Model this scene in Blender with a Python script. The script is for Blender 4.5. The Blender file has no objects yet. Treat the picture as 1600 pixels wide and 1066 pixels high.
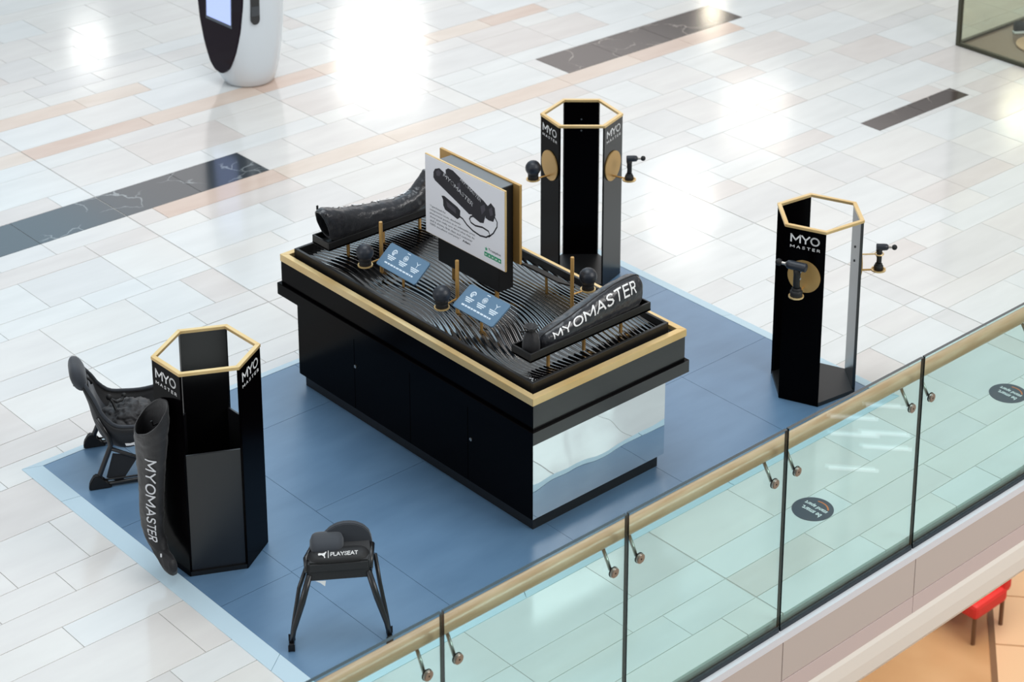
import bpy, bmesh, math, random
from mathutils import Vector, Matrix, noise
S = bpy.context.scene
COL = S.collection
random.seed(7)
PI = math.pi

# ------------------------------------------------------------------ camera, world, lights, exposure
cam = bpy.data.cameras.new('camera'); cam_o = bpy.data.objects.new('camera', cam); COL.objects.link(cam_o)
cam.sensor_fit = 'HORIZONTAL'; cam.sensor_width = 36.0
cam.lens = 3270.97 * 36.0 / 1600.0
_p, _r, _y = 0.316082992, 0.0285864851, 0.771005287
_f = Vector((math.cos(_p) * math.cos(_y), math.cos(_p) * math.sin(_y), -math.sin(_p)))
_rt = Vector((math.sin(_y), -math.cos(_y), 0)); _up = _rt.cross(_f)
_r2 = math.cos(_r) * _rt + math.sin(_r) * _up; _u2 = -math.sin(_r) * _rt + math.cos(_r) * _up
CAMLOC = Vector((-6.99117125, -8.061509, 7.06086635))
_M = Matrix((_r2, _u2, -_f)).transposed().to_4x4(); _M.translation = CAMLOC
cam_o.matrix_world = _M
cam.shift_x = (800 - 1100.3785) / 1600.0
cam.shift_y = (-70.8336 - 533) / 1600.0
cam.clip_end = 200
cam.dof.use_dof = True; cam.dof.focus_distance = 12.2; cam.dof.aperture_fstop = 2.8
S.camera = cam_o

def lin(c):
    if isinstance(c, str):
        c = [int(c[i:i + 2], 16) / 255 for i in (0, 2, 4)]
    return [(x / 12.92 if x <= .04045 else ((x + .055) / 1.055) ** 2.4) for x in c]

W = bpy.data.worlds.new('mall_light'); S.world = W; W.use_nodes = True
wn = W.node_tree.nodes; wl = W.node_tree.links; wn.clear()
wo = wn.new('ShaderNodeOutputWorld'); wb = wn.new('ShaderNodeBackground')
tc = wn.new('ShaderNodeTexCoord'); sx = wn.new('ShaderNodeSeparateXYZ'); cr = wn.new('ShaderNodeValToRGB')
wl.new(tc.outputs['Generated'], sx.inputs[0]); wl.new(sx.outputs['Z'], cr.inputs[0])
cr.color_ramp.elements[0].position = 0.0; cr.color_ramp.elements[0].color = (.40, .40, .40, 1)
cr.color_ramp.elements[1].position = .75; cr.color_ramp.elements[1].color = (.60, .64, .66, 1)
e = cr.color_ramp.elements.new(.3); e.color = (.46, .47, .48, 1)
wl.new(cr.outputs[0], wb.inputs[0]); wb.inputs[1].default_value = 1.0
wl.new(wb.outputs[0], wo.inputs[0])

def area(name, loc, target, size, size_y, power, color, shape='RECTANGLE'):
    l = bpy.data.lights.new(name, 'AREA'); l.shape = shape; l.size = size; l.size_y = size_y
    l.energy = power; l.color = color
    o = bpy.data.objects.new(name, l); COL.objects.link(o); o.location = loc
    o.rotation_euler = (Vector(target) - Vector(loc)).to_track_quat('-Z', 'Y').to_euler()
    return o
def L2P(L, w, h): return L * PI * w * h
area('skylight_lamp', (8.5, 25, 13), (8.5, 25.01, 0), 11, 28, L2P(1.0, 11, 28) * 1.7, (.52, .80, 1.0))
area('skylight_lamp', (22.5, 24, 13), (22.5, 24.01, 0), 17, 30, L2P(1.0, 17, 30) * 1.3, (1.0, .93, .91))
area('lower_fill_lamp', (7, 1.6, -.9), (7, 1.61, -5), 5, 3, 260, (1, .93, .84))  # unseen fill added to brighten the lower floor
area('atrium_lamp', (6, -12, 9), (1, 0, 0), 9, 5, 1250, (1, .98, .95))
area('shop_lamp', (17, 4, 4), (10, 7, 0), 4, 2, 130, (1, .72, .5))
area('side_fill_lamp', (-15, 3, 7), (0, 1, 1), 6, 6, 480, (.93, .96, 1.0))  # soft fill added to lift the poster and other left-facing surfaces
area('ceiling_spot_lamp', (8.7, 20.9, 5), (8, 19, 0), .55, .5, 13, (1, .99, .95))
area('ceiling_panel_lamp', (12.0, 17.6, 5), (9, 14, 0), 1.3, 1.3, 60, (1, .97, .9))
area('ceiling_spot_lamp', (11.5, 10.2, 5), (9, 8, 0), .8, .8, 26, (1, .97, .9), 'DISK')
area('ceiling_spot_lamp', (17.5, 15.5, 5), (14, 12, 0), .4, .4, 10, (1, .9, .72), 'DISK')
area('ceiling_spot_lamp', (17.8, 9.2, 5), (13, 7, 0), .6, .6, 18, (1, .95, .85), 'DISK')
area('ceiling_panel_lamp', (15.2, 12.3, 5.3), (10, 8, 0), 1.0, 1.0, 16, (1, .93, .82))
area('overhead_lamp', (.4, 2.0, 9.5), (.4, 2.01, 0), 5.5, 5.5, 480, (.90, .96, 1.0))
for sx_l, sy_l in ((4.4, -4.3), (4.84, -4.32), (5.0, -4.47), (5.0, -4.81), (5.36, -4.73), (4.8, -4.63)):
    area('glass_streak_lamp', (sx_l, sy_l, -2.0), (sx_l - 2, sy_l + 1.7, -2.0 + 2), .40, .03, .10, (.90, .93, 1.0))  # unseen strips added to show as bright streaks in the balustrade glass

S.view_settings.view_transform = 'Standard'; S.view_settings.look = 'None'
S.view_settings.gamma = 1.0; S.view_settings.use_curve_mapping = False
S.view_settings.exposure = -0.23

# ------------------------------------------------------------------ materials
def mat(name, col, rough=.5, metal=0.0, ior=1.5, coat=0.0, emit=None, estr=1.0, sheen=0.0):
    m = bpy.data.materials.new(name); m.use_nodes = True
    b = m.node_tree.nodes['Principled BSDF']
    b.inputs['Base Color'].default_value = (*lin(col), 1); b.inputs['Roughness'].default_value = rough
    b.inputs['Metallic'].default_value = metal; b.inputs['IOR'].default_value = ior
    b.inputs['Coat Weight'].default_value = coat
    b.inputs['Sheen Weight'].default_value = sheen
    if emit:
        b.inputs['Emission Color'].default_value = (*lin(emit), 1); b.inputs['Emission Strength'].default_value = estr
    return m
def nodes(m): return m.node_tree.nodes, m.node_tree.links, m.node_tree.nodes['Principled BSDF']
def add_bump(m, scale, strength, dist=.01, detail=3, stretch=None, coord='Object'):
    n, l, b = nodes(m)
    t = n.new('ShaderNodeTexCoord'); mp = n.new('ShaderNodeMapping'); nz = n.new('ShaderNodeTexNoise'); bp = n.new('ShaderNodeBump')
    l.new(t.outputs[coord], mp.inputs[0])
    if stretch: mp.inputs['Scale'].default_value = stretch
    l.new(mp.outputs[0], nz.inputs[0]); nz.inputs['Scale'].default_value = scale; nz.inputs['Detail'].default_value = detail
    bp.inputs['Strength'].default_value = strength; bp.inputs['Distance'].default_value = dist
    l.new(nz.outputs[0], bp.inputs['Height']); l.new(bp.outputs[0], b.inputs['Normal'])
    return m
def add_mottle(m, cols, scale, detail=4, stretch=None, coord='Object', pos=(.35, .65), rnd=False):
    n, l, b = nodes(m)
    mp = n.new('ShaderNodeMapping'); nz = n.new('ShaderNodeTexNoise'); cr = n.new('ShaderNodeValToRGB')
    if coord == 'World':
        t = n.new('ShaderNodeNewGeometry'); l.new(t.outputs['Position'], mp.inputs[0])
    else:
        t = n.new('ShaderNodeTexCoord'); l.new(t.outputs[coord], mp.inputs[0])
    if rnd:
        oi = n.new('ShaderNodeObjectInfo'); mm = n.new('ShaderNodeMath'); mm.operation = 'MULTIPLY'; mm.inputs[1].default_value = 40
        cb = n.new('ShaderNodeCombineXYZ'); l.new(oi.outputs['Random'], mm.inputs[0]); l.new(mm.outputs[0], cb.inputs[2]); l.new(cb.outputs[0], mp.inputs['Location'])
    if stretch: mp.inputs['Scale'].default_value = stretch
    l.new(mp.outputs[0], nz.inputs[0]); nz.inputs['Scale'].default_value = scale; nz.inputs['Detail'].default_value = detail
    cr.color_ramp.elements[0].position = pos[0]; cr.color_ramp.elements[1].position = pos[1]
    cr.color_ramp.elements[0].color = (*lin(cols[0]), 1); cr.color_ramp.elements[1].color = (*lin(cols[1]), 1)
    l.new(nz.outputs[0], cr.inputs[0]); l.new(cr.outputs[0], b.inputs['Base Color'])
    return m

def stone(name, c0, c1, rough=.13):
    m = mat(name, c0, rough, ior=1.42); add_mottle(m, (c0, c1), 1.6, 5, (1.0, 4.0, 1.0), 'World', (.3, .7), True)
    return m
TILE_WHITE = [stone('pale_stone', 'dbdbd9', 'e4e4e2'), stone('cool_stone', 'dcdddc', 'e3e4e3'), stone('warm_stone', 'dbd7d4', 'e3e0dc'), stone('cream_stone', 'dedbd7', 'e5e3df')]
TILE_PINK = [stone('pink_stone', 'd6cec9', 'dfd8d3'), stone('grey_stone', 'd6d4d2', 'dedcda')]
TILE_BEIGE = [stone('beige_stone', 'd9c5b6', 'e2d0c2'), stone('rose_stone', 'd2b9aa', 'dcc7b9'), stone('sand_stone', 'dbcbbd', 'e4d6ca')]
def dark_marble(name, base, vein):
    m = mat(name, base, .12, ior=1.5); n, l, b = nodes(m)
    g = n.new('ShaderNodeNewGeometry'); nz = n.new('ShaderNodeTexNoise'); vo = n.new('ShaderNodeTexVoronoi'); mx = n.new('ShaderNodeMixRGB'); cr = n.new('ShaderNodeValToRGB')
    nz.inputs['Scale'].default_value = 3.0; nz.inputs['Detail'].default_value = 6
    l.new(g.outputs['Position'], nz.inputs[0]); mx.blend_type = 'ADD'; mx.inputs[0].default_value = .45
    l.new(g.outputs['Position'], mx.inputs[1]); l.new(nz.outputs[1], mx.inputs[2])
    vo.feature = 'DISTANCE_TO_EDGE'; vo.inputs['Scale'].default_value = 2.3; l.new(mx.outputs[0], vo.inputs[0])
    cr.color_ramp.elements[0].color = (*lin(vein), 1); cr.color_ramp.elements[1].color = (*lin(base), 1)
    cr.color_ramp.elements[0].position = 0; cr.color_ramp.elements[1].position = .022
    n2 = n.new('ShaderNodeTexNoise'); n2.inputs['Scale'].default_value = 2.0; l.new(g.outputs['Position'], n2.inputs[0])
    c2 = n.new('ShaderNodeValToRGB'); c2.color_ramp.elements[0].position = .45; c2.color_ramp.elements[1].position = .6
    l.new(n2.outputs[0], c2.inputs[0]); m2 = n.new('ShaderNodeMixRGB'); m2.inputs[1].default_value = (*lin(base), 1)
    l.new(vo.outputs['Distance'], cr.inputs[0]); l.new(c2.outputs[0], m2.inputs[0]); l.new(cr.outputs[0], m2.inputs[2])
    l.new(m2.outputs[0], b.inputs['Base Color']); return m
TILE_DARK = dark_marble('dark_grey_marble', '3c4247', '9aa0a2')
TILE_BROWN = dark_marble('dark_brown_marble', '4a413d', 'a59b92')
GROUT = mat('floor_grout', 'c6c3bf', .8)
PLAT = mat('slate_vinyl', '5f80a0', .36, ior=1.62); add_mottle(PLAT, ('5b7c9c', '6384a4'), 2.0, 6, (1, 3, 1), 'World')
PLAT_SEAM = mat('dark_seam', '30373f', .7)
TRIM = mat('brushed_aluminium', 'cbe2ee', .38, .15)
BLACK = mat('black_laminate', '040304', .18, ior=1.25)
BLACK.node_tree.nodes['Principled BSDF'].inputs['Specular IOR Level'].default_value = .12
BLACK_LIT = mat('lit_black_laminate', '09090b', .24, ior=1.65)  # brighter copy of the black laminate for faces the light strikes
BLACKM = mat('matt_black_paint', '0d0d0f', .45)
GOLD = mat('gold_trim', 'e2c48a', .38, .5); add_mottle(GOLD, ('dcb97c', 'e7cc98'), 3, 3, (1, 1, 1))
GOLDP = mat('brass_rod', 'c49a5c', .35, .6)
GOLDD = mat('brass_disc', 'c6a064', .42, .5)
MIRROR = mat('mirror_foil', 'd6dce0', .03, 1.0); add_bump(MIRROR, 2.6, .45, .02, 1)
WAVE = mat('gloss_wave_panel', '060607', .08, ior=2.6)
NYLON = add_bump(mat('black_nylon', '1b1d24', .30, ior=1.6, sheen=.2), 16, .8, .012, 4)
NYLON2 = add_bump(mat('dull_black_nylon', '1a191c', .55, ior=1.45, sheen=.2), 26, .5, .006, 4)
MESHF = add_bump(mat('charcoal_mesh_fabric', '2b3038', .75, sheen=.25), 220, .3, .002, 1)
FABRIC = add_bump(mat('black_seat_fabric', '17181b', .65, sheen=.15), 180, .25, .002, 1)
STEELB = mat('black_steel_tube', '131316', .32, ior=1.6)
RUBBER = mat('black_rubber', '121214', .6)
BALLM = mat('blue_black_rubber', '20252e', .42, ior=1.5)
WHITE = mat('white_lettering', 'f4f4f4', .5)
WHITEL = mat('silver_white_print', 'dfe0e4', .45)
BOARD = mat('poster_paper', 'f3f3f8', .55)
PRINTD = mat('print_dark', '26242b', .6); PRINTM = mat('print_mid', '4b4851', .6); PRINTL = mat('print_grey', '8f8d96', .6)
PRINTT = mat('print_text', '4a4a52', .6); GREEN = mat('print_green', '12a06e', .6)
CARD = mat('slate_card', '5b7b96', .38, ior=1.5); CARDP = mat('card_print', 'd4e2ee', .5)
STEEL = mat('brushed_steel', 'b9b3ac', .28, .9)
WOOD = mat('maple_handrail', 'e8ad88', .35, coat=.3); add_mottle(WOOD, ('dca07a', 'f0bb98'), 9, 5, (.35, 3, 3), 'World')
EDGE = mat('glass_edge', '17292b', .15, ior=1.6)
GASKET = mat('dark_gasket', '13222c', .4)
FASCIA = mat('fascia_panel', 'd2c6bf', .35); FASCIA2 = mat('fascia_band', 'dccac6', .4); COVE = mat('cream_cove', 'fbf3e8', .5); CHAN = mat('white_channel', 'eceef4', .4)
def glass(name, tint, f0=.045):
    m = bpy.data.materials.new(name); m.use_nodes = True; n = m.node_tree.nodes; l = m.node_tree.links; n.clear()
    o = n.new('ShaderNodeOutputMaterial'); mx = n.new('ShaderNodeMixShader'); t = n.new('ShaderNodeBsdfTransparent'); g = n.new('ShaderNodeBsdfGlossy')
    lw = n.new('ShaderNodeLayerWeight'); lw.inputs[0].default_value = .5
    p5 = n.new('ShaderNodeMath'); p5.operation = 'POWER'; p5.inputs[1].default_value = 5
    ma = n.new('ShaderNodeMath'); ma.operation = 'MULTIPLY_ADD'; ma.inputs[1].default_value = 1 - f0; ma.inputs[2].default_value = f0
    t.inputs[0].default_value = (*tint, 1); g.inputs['Roughness'].default_value = .0
    l.new(lw.outputs['Facing'], p5.inputs[0]); l.new(p5.outputs[0], ma.inputs[0])
    l.new(ma.outputs[0], mx.inputs[0]); l.new(t.outputs[0], mx.inputs[1]); l.new(g.outputs[0], mx.inputs[2]); l.new(mx.outputs[0], o.inputs[0]); return m
GLASS = glass('green_tinted_glass', (.835, .952, .942))
GLASS2 = glass('olive_tinted_glass', (.92, .93, .87))

# ------------------------------------------------------------------ mesh helpers
class MB:
    def __init__(s): s.bm = bmesh.new()
    def box(s, a, b, bev=0.0, seg=1):
        r = bmesh.ops.create_cube(s.bm, size=1.0); vs = r['verts']
        for v in vs: v.co = Vector([a[i] + (v.co[i] + .5) * (b[i] - a[i]) for i in range(3)])
        if bev > 0:
            es = list({e for v in vs for e in v.link_edges})
            bmesh.ops.bevel(s.bm, geom=es, offset=bev, segments=seg, affect='EDGES', profile=.5)
        return s
    def obox(s, c, ax, ay, az, bev=0.0):
        c, ax, ay, az = map(Vector, (c, ax, ay, az))
        r = bmesh.ops.create_cube(s.bm, size=1.0); vs = r['verts']
        for v in vs: v.co = c + ax * v.co.x * 2 + ay * v.co.y * 2 + az * v.co.z * 2
        if bev > 0:
            es = list({e for v in vs for e in v.link_edges})
            bmesh.ops.bevel(s.bm, geom=es, offset=bev, segments=1, affect='EDGES')
        return s
    def prism(s, pts, d, bev=0.0):
        """polygon pts (3D) extruded by vector d"""
        d = Vector(d); a = [s.bm.verts.new(Vector(p)) for p in pts]; b = [s.bm.verts.new(Vector(p) + d) for p in pts]
        n = len(pts); fs = [s.bm.faces.new(list(reversed(a))), s.bm.faces.new(b)]
        for i in range(n): fs.append(s.bm.faces.new((a[i], a[(i + 1) % n], b[(i + 1) % n], b[i])))
        if bev > 0: bmesh.ops.bevel(s.bm, geom=list({e for f in fs for e in f.edges}), offset=bev, segments=2, affect='EDGES')
        return s
    def rings(s, rings, closed=True, cap=True):
        R = [[s.bm.verts.new(Vector(p)) for p in r] for r in rings]
        for a, b in zip(R[:-1], R[1:]):
            n = len(a)
            for i in range(n if closed else n - 1):
                j = (i + 1) % n
                s.bm.faces.new((a[i], a[j], b[j], b[i]))
        if cap and closed:
            s.bm.faces.new(list(reversed(R[0]))); s.bm.faces.new(R[-1])
        return s
    def tube(s, path, r, n=10, cap=True, flat=1.0):
        P = [Vector(p) for p in path]; rs = r if isinstance(r, (list, tuple)) else [r] * len(P)
        rg = []; prev = None
        for i, p in enumerate(P):
            t = (P[min(i + 1, len(P) - 1)] - P[max(i - 1, 0)]).normalized()
            if prev is None:
                u = t.orthogonal().normalized()
                if abs(t.z) < .9: u = t.cross(Vector((0, 0, 1))).normalized()
            else:
                u = (prev - t * prev.dot(t)).normalized()
            prev = u; v = t.cross(u)
            rg.append([p + (u * math.cos(2 * PI * k / n) + v * math.sin(2 * PI * k / n) * flat) * rs[i] for k in range(n)])
        return s.rings(rg, True, cap)
    def cyl(s, p, q, r, n=20, r2=None, bev=0): return s.tube([p, q], [r, r if r2 is None else r2], n)
    def lathe(s, prof, c, n=24, axis='Z', sy=1.0):
        c = Vector(c); rg = []
        for r, h in prof:
            r = max(r, 1e-4)
            ring = []
            for k in range(n):
                a = 2 * PI * k / n; x, y = r * math.cos(a), r * math.sin(a) * sy
                ring.append(c + (Vector((x, y, h)) if axis == 'Z' else Vector((h, x, y)) if axis == 'X' else Vector((y, h, x))))
            rg.append(ring)
        return s.rings(rg)
    def torus(s, c, R, r, n=28, m=8, nrm=(0, 0, 1), sz=1.0):
        c = Vector(c); z = Vector(nrm).normalized(); x = z.orthogonal().normalized(); y = z.cross(x); V = []
        for i in range(n):
            a = 2 * PI * i / n; d = x * math.cos(a) + y * math.sin(a)
            V.append([s.bm.verts.new(c + d * (R + r * math.cos(2 * PI * k / m)) + z * r * sz * math.sin(2 * PI * k / m)) for k in range(m)])
        for i in range(n):
            for k in range(m):
                s.bm.faces.new((V[i][k], V[(i + 1) % n][k], V[(i + 1) % n][(k + 1) % m], V[i][(k + 1) % m]))
        return s
    def poly(s, pts):
        s.bm.faces.new([s.bm.verts.new(Vector(p)) for p in pts]); return s
    def addmesh(s, me, fn):
        vs = [s.bm.verts.new(fn(v.co)) for v in me.vertices]
        for p in me.polygons:
            try: s.bm.faces.new([vs[i] for i in p.vertices])
            except ValueError: pass
        return s
    def build(s, name, m, parent=None, smooth=False, origin=None, kind=None, label=None, recalc=True):
        if recalc: bmesh.ops.recalc_face_normals(s.bm, faces=s.bm.faces)
        o0 = Vector(origin) if origin is not None else (Vector(parent.get('_o', (0, 0, 0))) if parent else Vector((0, 0, 0)))
        if o0.length > 0: bmesh.ops.translate(s.bm, verts=s.bm.verts, vec=-o0)
        me = bpy.data.meshes.new(name); s.bm.to_mesh(me); s.bm.free()
        me.materials.append(m)
        if smooth:
            for p in me.polygons: p.use_smooth = True
        o = bpy.data.objects.new(name, me); COL.objects.link(o)
        if parent: o.parent = parent
        else: o.location = o0
        o['_o'] = list(o0)
        if smooth == 'auto':
            md = o.modifiers.new('edge_split', 'EDGE_SPLIT'); md.split_angle = math.radians(40)
        if kind: o['kind'] = kind
        if label: o['label'] = label
        return o
ALL = []
def thing(name, label, cat, loc, group=None):
    o = bpy.data.objects.new(name, None); COL.objects.link(o); o.location = loc; o.empty_display_size = .05
    o['_o'] = list(loc); o['label'] = label; o['category'] = cat
    if group: o['group'] = group
    return o
def tag(o, label, cat, group=None):
    o['label'] = label; o['category'] = cat
    if group: o['group'] = group
    return o
def copy_tree(o, parent=None):
    c = o.copy(); COL.objects.link(c)
    if parent: c.parent = parent
    for ch in o.children: copy_tree(ch, c)
    return c
def text_mesh(txt, bold=0.0, spacing=1.0):
    cu = bpy.data.curves.new('t', 'FONT'); cu.body = txt; cu.size = 1.0; cu.offset = bold; cu.space_character = spacing; cu.resolution_u = 3
    o = bpy.data.objects.new('t', cu); COL.objects.link(o)
    me = bpy.data.meshes.new_from_object(o.evaluated_get(bpy.context.evaluated_depsgraph_get()))
    bpy.data.objects.remove(o); bpy.data.curves.remove(cu)
    xs = [v.co.x for v in me.vertices]; ys = [v.co.y for v in me.vertices]
    x0, x1, y0, y1 = min(xs), max(xs), min(ys), max(ys)
    for v in me.vertices: v.co = ((v.co.x - x0) / (x1 - x0), (v.co.y - y0) / (y1 - y0), 0)
    me['asp'] = (x1 - x0) / (y1 - y0)
    return me
def put_text(mb, txt, o, ux, uy, w, h=None, bold=0.0, spacing=1.0):
    me = text_mesh(txt, bold, spacing); o, ux, uy = Vector(o), Vector(ux), Vector(uy)
    if h is None: h = w / me['asp']
    mb.addmesh(me, lambda c: o + ux * c.x * w + uy * c.y * h); bpy.data.meshes.remove(me); return mb
GLY = {'M': (1.15, [[(0, 0), (0, 1), (.575, .28), (1.15, 1), (1.15, 0)]]), 'Y': (.95, [[(0, 1), (.475, .45), (.95, 1)], [(.475, .45), (.475, 0)]]),
       'A': (.98, [[(0, 0), (.49, 1), (.98, 0)], [(.19, .33), (.79, .33)]]), 'T': (.82, [[(0, 1), (.82, 1)], [(.41, 1), (.41, 0)]]),
       'E': (.66, [[(.66, 1), (0, 1), (0, 0), (.66, 0)], [(0, .52), (.58, .52)]]), 'L': (.62, [[(0, 1), (0, 0), (.62, 0)]]),
       'P': (.68, [[(0, 0), (0, 1), (.42, 1), (.6, .93), (.68, .74), (.6, .54), (.42, .46), (0, .46)]]),
       'R': (.72, [[(0, 0), (0, 1), (.44, 1), (.62, .93), (.69, .75), (.62, .56), (.44, .48), (0, .48)], [(.38, .48), (.72, 0)]]),
       'S': (.70, [[(.66, .86), (.52, .97), (.34, 1), (.14, .95), (.04, .80), (.10, .62), (.34, .52), (.58, .42), (.68, .25), (.58, .07), (.36, 0), (.15, .03), (.0, .15)]]),
       'O': (1.0, [[(.5 + .5 * math.cos(2 * PI * k / 18), .5 + .5 * math.sin(2 * PI * k / 18)) for k in range(19)]]),
       'U': (.80, [[(0, 1), (0, .3), (.12, .08), (.4, 0), (.68, .08), (.8, .3), (.8, 1)]]), '|': (.0, [[(0, -.15), (0, 1.15)]]), ' ': (.2, [])}
def stroke_text(mb, txt, fn, wt=.17, gap=.30, sub=1):
    """letters drawn as flat strokes; fn maps (x 0..1, y 0..1) of the word box to a point"""
    W_ = sum(GLY[c][0] for c in txt) + gap * (len(txt) - 1) + wt; x = wt / 2
    T = lambda p: fn((x + p[0]) / W_, (p[1] * (1 - wt) + wt / 2))
    for c in txt:
        for pl in GLY[c][1]:
            for a, b in zip(pl[:-1], pl[1:]):
                d = Vector((b[0] - a[0], b[1] - a[1])); L = d.length; d /= L; n = Vector((-d.y, d.x)) * wt / 2
                ns = max(1, int(L / .3)) if sub > 1 else 1
                a0, b0 = Vector(a) - d * wt * .38, Vector(b) + d * wt * .38
                for i in range(ns):
                    p, q = a0.lerp(b0, i / ns), a0.lerp(b0, (i + 1) / ns)
                    mb.poly([T(p + n), T(p - n), T(q - n), T(q + n)])
        x += GLY[c][0] + gap
    return mb
def stroke_flat(mb, txt, o, ux, uy, w, h, wt=.17, gap=.30):
    o, ux, uy = Vector(o), Vector(ux), Vector(uy)
    return stroke_text(mb, txt, lambda x, y: o + ux * x * w + uy * y * h, wt, gap)
def catmull(P, t):
    n = len(P) - 1; i = min(int(t * n), n - 1); f = t * n - i
    p0, p1, p2, p3 = P[max(i - 1, 0)], P[i], P[i + 1], P[min(i + 2, n)]
    return .5 * ((2 * p1) + (-p0 + p2) * f + (2 * p0 - 5 * p1 + 4 * p2 - p3) * f * f + (-p0 + 3 * p1 - 3 * p2 + p3) * f * f * f)
K = 1.00425
def G(x, y):   # plan point measured at the platform level, moved down to the mall floor
    return (-6.99117 + (x + 6.99117) * K, -8.06151 + (y + 8.06151) * K)
ZF = -.03

# ------------------------------------------------------------------ mall floor
mb = MB(); mb.box((-6, -1.5, -.30), (19, 17, ZF - .004))
floor = mb.build('floor', GROUT, kind='structure')
gx, gy = .2225, .2395
X_JOINTS = [G(.48, 0)[0], G(4.0, 0)[0]]
YBASE = G(0, .318)[1]
def yk(k): return YBASE + gy * k
unit = bmesh.new(); bmesh.ops.create_cube(unit, size=1.0)
UNIT = {}
def unit_mesh(m):
    if m.name not in UNIT:
        me = bpy.data.meshes.new('tile'); unit.to_mesh(me); me.materials.append(m); UNIT[m.name] = me
    return UNIT[m.name]
rng = random.Random(21)
tiles = []
def wpick(y, x):
    r = rng.random()
    if r < .74: return rng.choice(TILE_WHITE)
    return rng.choice(TILE_PINK)
dk = [(-20, .48, 21, 23, 'dark'), (.48, G(1.783, 0)[0], 21, 23, 'dark'), (G(5.05, 0)[0], G(7.36, 0)[0], 21, 23, 'brown'), (G(6.16, 0)[0], G(7.415, 0)[0], 9.25, 10.18, 'brown')]
bg = [(G(.70, 0)[0], G(7.15, 0)[0], 20), (G(.1, 0)[0] - 9, G(6.06, 0)[0], 27), (-20, G(2.0, 0)[0], 30)]
# rows: (k0, k1)
rows = []
k = -9
special = {20: 1, 27: 1, 30: 1, 21: 2}
pattern = {-1: 1, 0: 2, 2: 1, 3: 1, 4: 1, 5: 1, 6: 1, 7: 1, 8: 1, 9: 1, 10: 1, 11: 1, 12: 1}
fixed = {0: 2, 2: 1, 3: 1, 4: 1, 5: 2, 7: 2, 9: 1, 10: 1, 11: 2, 13: 1, 14: 2, 16: 1, 17: 2, 19: 1, 20: 1, 21: 2, 23: 1, 24: 2, 26: 1, 27: 1, 28: 2, 30: 1}
while k < 62:
    h = fixed.get(k)
    if h is None:
        h = 2 if rng.random() < .5 else 1
        if k < 0 and k + h > 0: h = -k
    rows.append((k, k + h)); k += h
def clip_special(y0, y1, x):
    return None
for (k0, k1) in rows:
    y0, y1 = yk(k0), yk(k1)
    x = -6.0 + gx * rng.randint(0, 3)
    ends = sorted(X_JOINTS)
    sp = [(a, b, t) for a, b, ka, kb, t in dk if ka == k0 and kb == k1] + [(a, b, 'beige') for a, b, ka in bg if ka == k0 and k1 == k0 + 1]
    cuts = ends + [v for a, b, t in sp for v in (a, b)]
    while x < 18.5:
        n = rng.choice((2, 2, 3, 3, 4, 5)) if k1 - k0 == 1 else rng.choice((2, 3, 3, 4))
        inside = [t for a, b, t in sp if a - 1e-3 <= x < b - 1e-3]
        if inside: n = rng.choice((3, 4, 5))
        x1 = x + gx * n
        for c in cuts:
            if x + .02 < c < x1 + .12: x1 = c; break
        if inside:
            m = {'dark': TILE_DARK, 'brown': TILE_BROWN}.get(inside[0]) or rng.choice(TILE_BEIGE)
        else: m = wpick(y0, x)
        tiles.append((x, y0, x1, y1, m)); x = x1
# the short brown strip lies inside an otherwise pale course
bx0, bx1, by0, by1 = G(6.16, 0)[0], G(7.415, 0)[0], G(0, 2.53)[1], G(0, 2.752)[1]
out = []
for t in tiles:
    x0, y0, x1, y1, m = t
    if x1 <= bx0 or x0 >= bx1 or y1 <= by0 or y0 >= by1: out.append(t); continue
    if x0 < bx0 - .01: out.append((x0, y0, bx0, y1, m))
    if x1 > bx1 + .01: out.append((bx1, y0, x1, y1, m))
    a, b = max(x0, bx0), min(x1, bx1)
    if y0 < by0 - .01: out.append((a, y0, b, by0, m))
    if y1 > by1 + .01: out.append((a, by1, b, y1, m))
tiles = out + [(bx0, by0, bx0 + .64, by1, TILE_BROWN), (bx0 + .64, by0, bx1, by1, TILE_BROWN)]
# clip to the floor edge at the balustrade and drop what lies wholly under the platform
tl = []
for x0, y0, x1, y1, m in tiles:
    if y1 < -1.5: continue
    y0 = max(y0, -1.53)
    if x0 > -1.7 and x1 < 2.72 and y0 > -.36 and y1 < 2.54: continue
    if x1 > 8.42 and y0 < G(0, 3.39)[1] - .05: 
        if x0 >= 8.40: continue
        x1 = 8.405
    tl.append((x0, y0, x1, y1, m))
def pix(p):
    d = Vector(p) - CAMLOC; z = d.dot(_f)
    return 1100.38 + 3270.97 * d.dot(_r2) / z, -70.83 - 3270.97 * d.dot(_u2) / z, z
vis = []
rest = []
for t in tl:
    x0, y0, x1, y1, m = t
    px, py, z = pix(((x0 + x1) / 2, (y0 + y1) / 2, ZF))
    if -120 < px < 1720 and -120 < py < 1190: vis.append(((x1 - x0) * (y1 - y0) / z ** 3, t))
    else: rest.append(t)
vis.sort(key=lambda q: -q[0])
rest += [t for a, t in vis[300:]]
def tile_dims(t):
    x0, y0, x1, y1, m = t
    g = .0022
    gl = .005 if any(abs(x0 - c) < .01 for c in X_JOINTS) else g
    gr = .005 if any(abs(x1 - c) < .01 for c in X_JOINTS) else g
    gb = .004 if abs(y0 - yk(13)) < .01 else g
    gt = .004 if abs(y1 - yk(13)) < .01 else g
    return x0 + gl, y0 + gb, x1 - gr, y1 - gt
for a, t in vis[:300]:
    x0, y0, x1, y1 = tile_dims(t)
    o = bpy.data.objects.new('tile', unit_mesh(t[4])); COL.objects.link(o); o.parent = floor
    o.location = ((x0 + x1) / 2, (y0 + y1) / 2, ZF - .01 + rng.uniform(-.0004, .0004)); o.scale = (x1 - x0, y1 - y0, .02)
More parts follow.
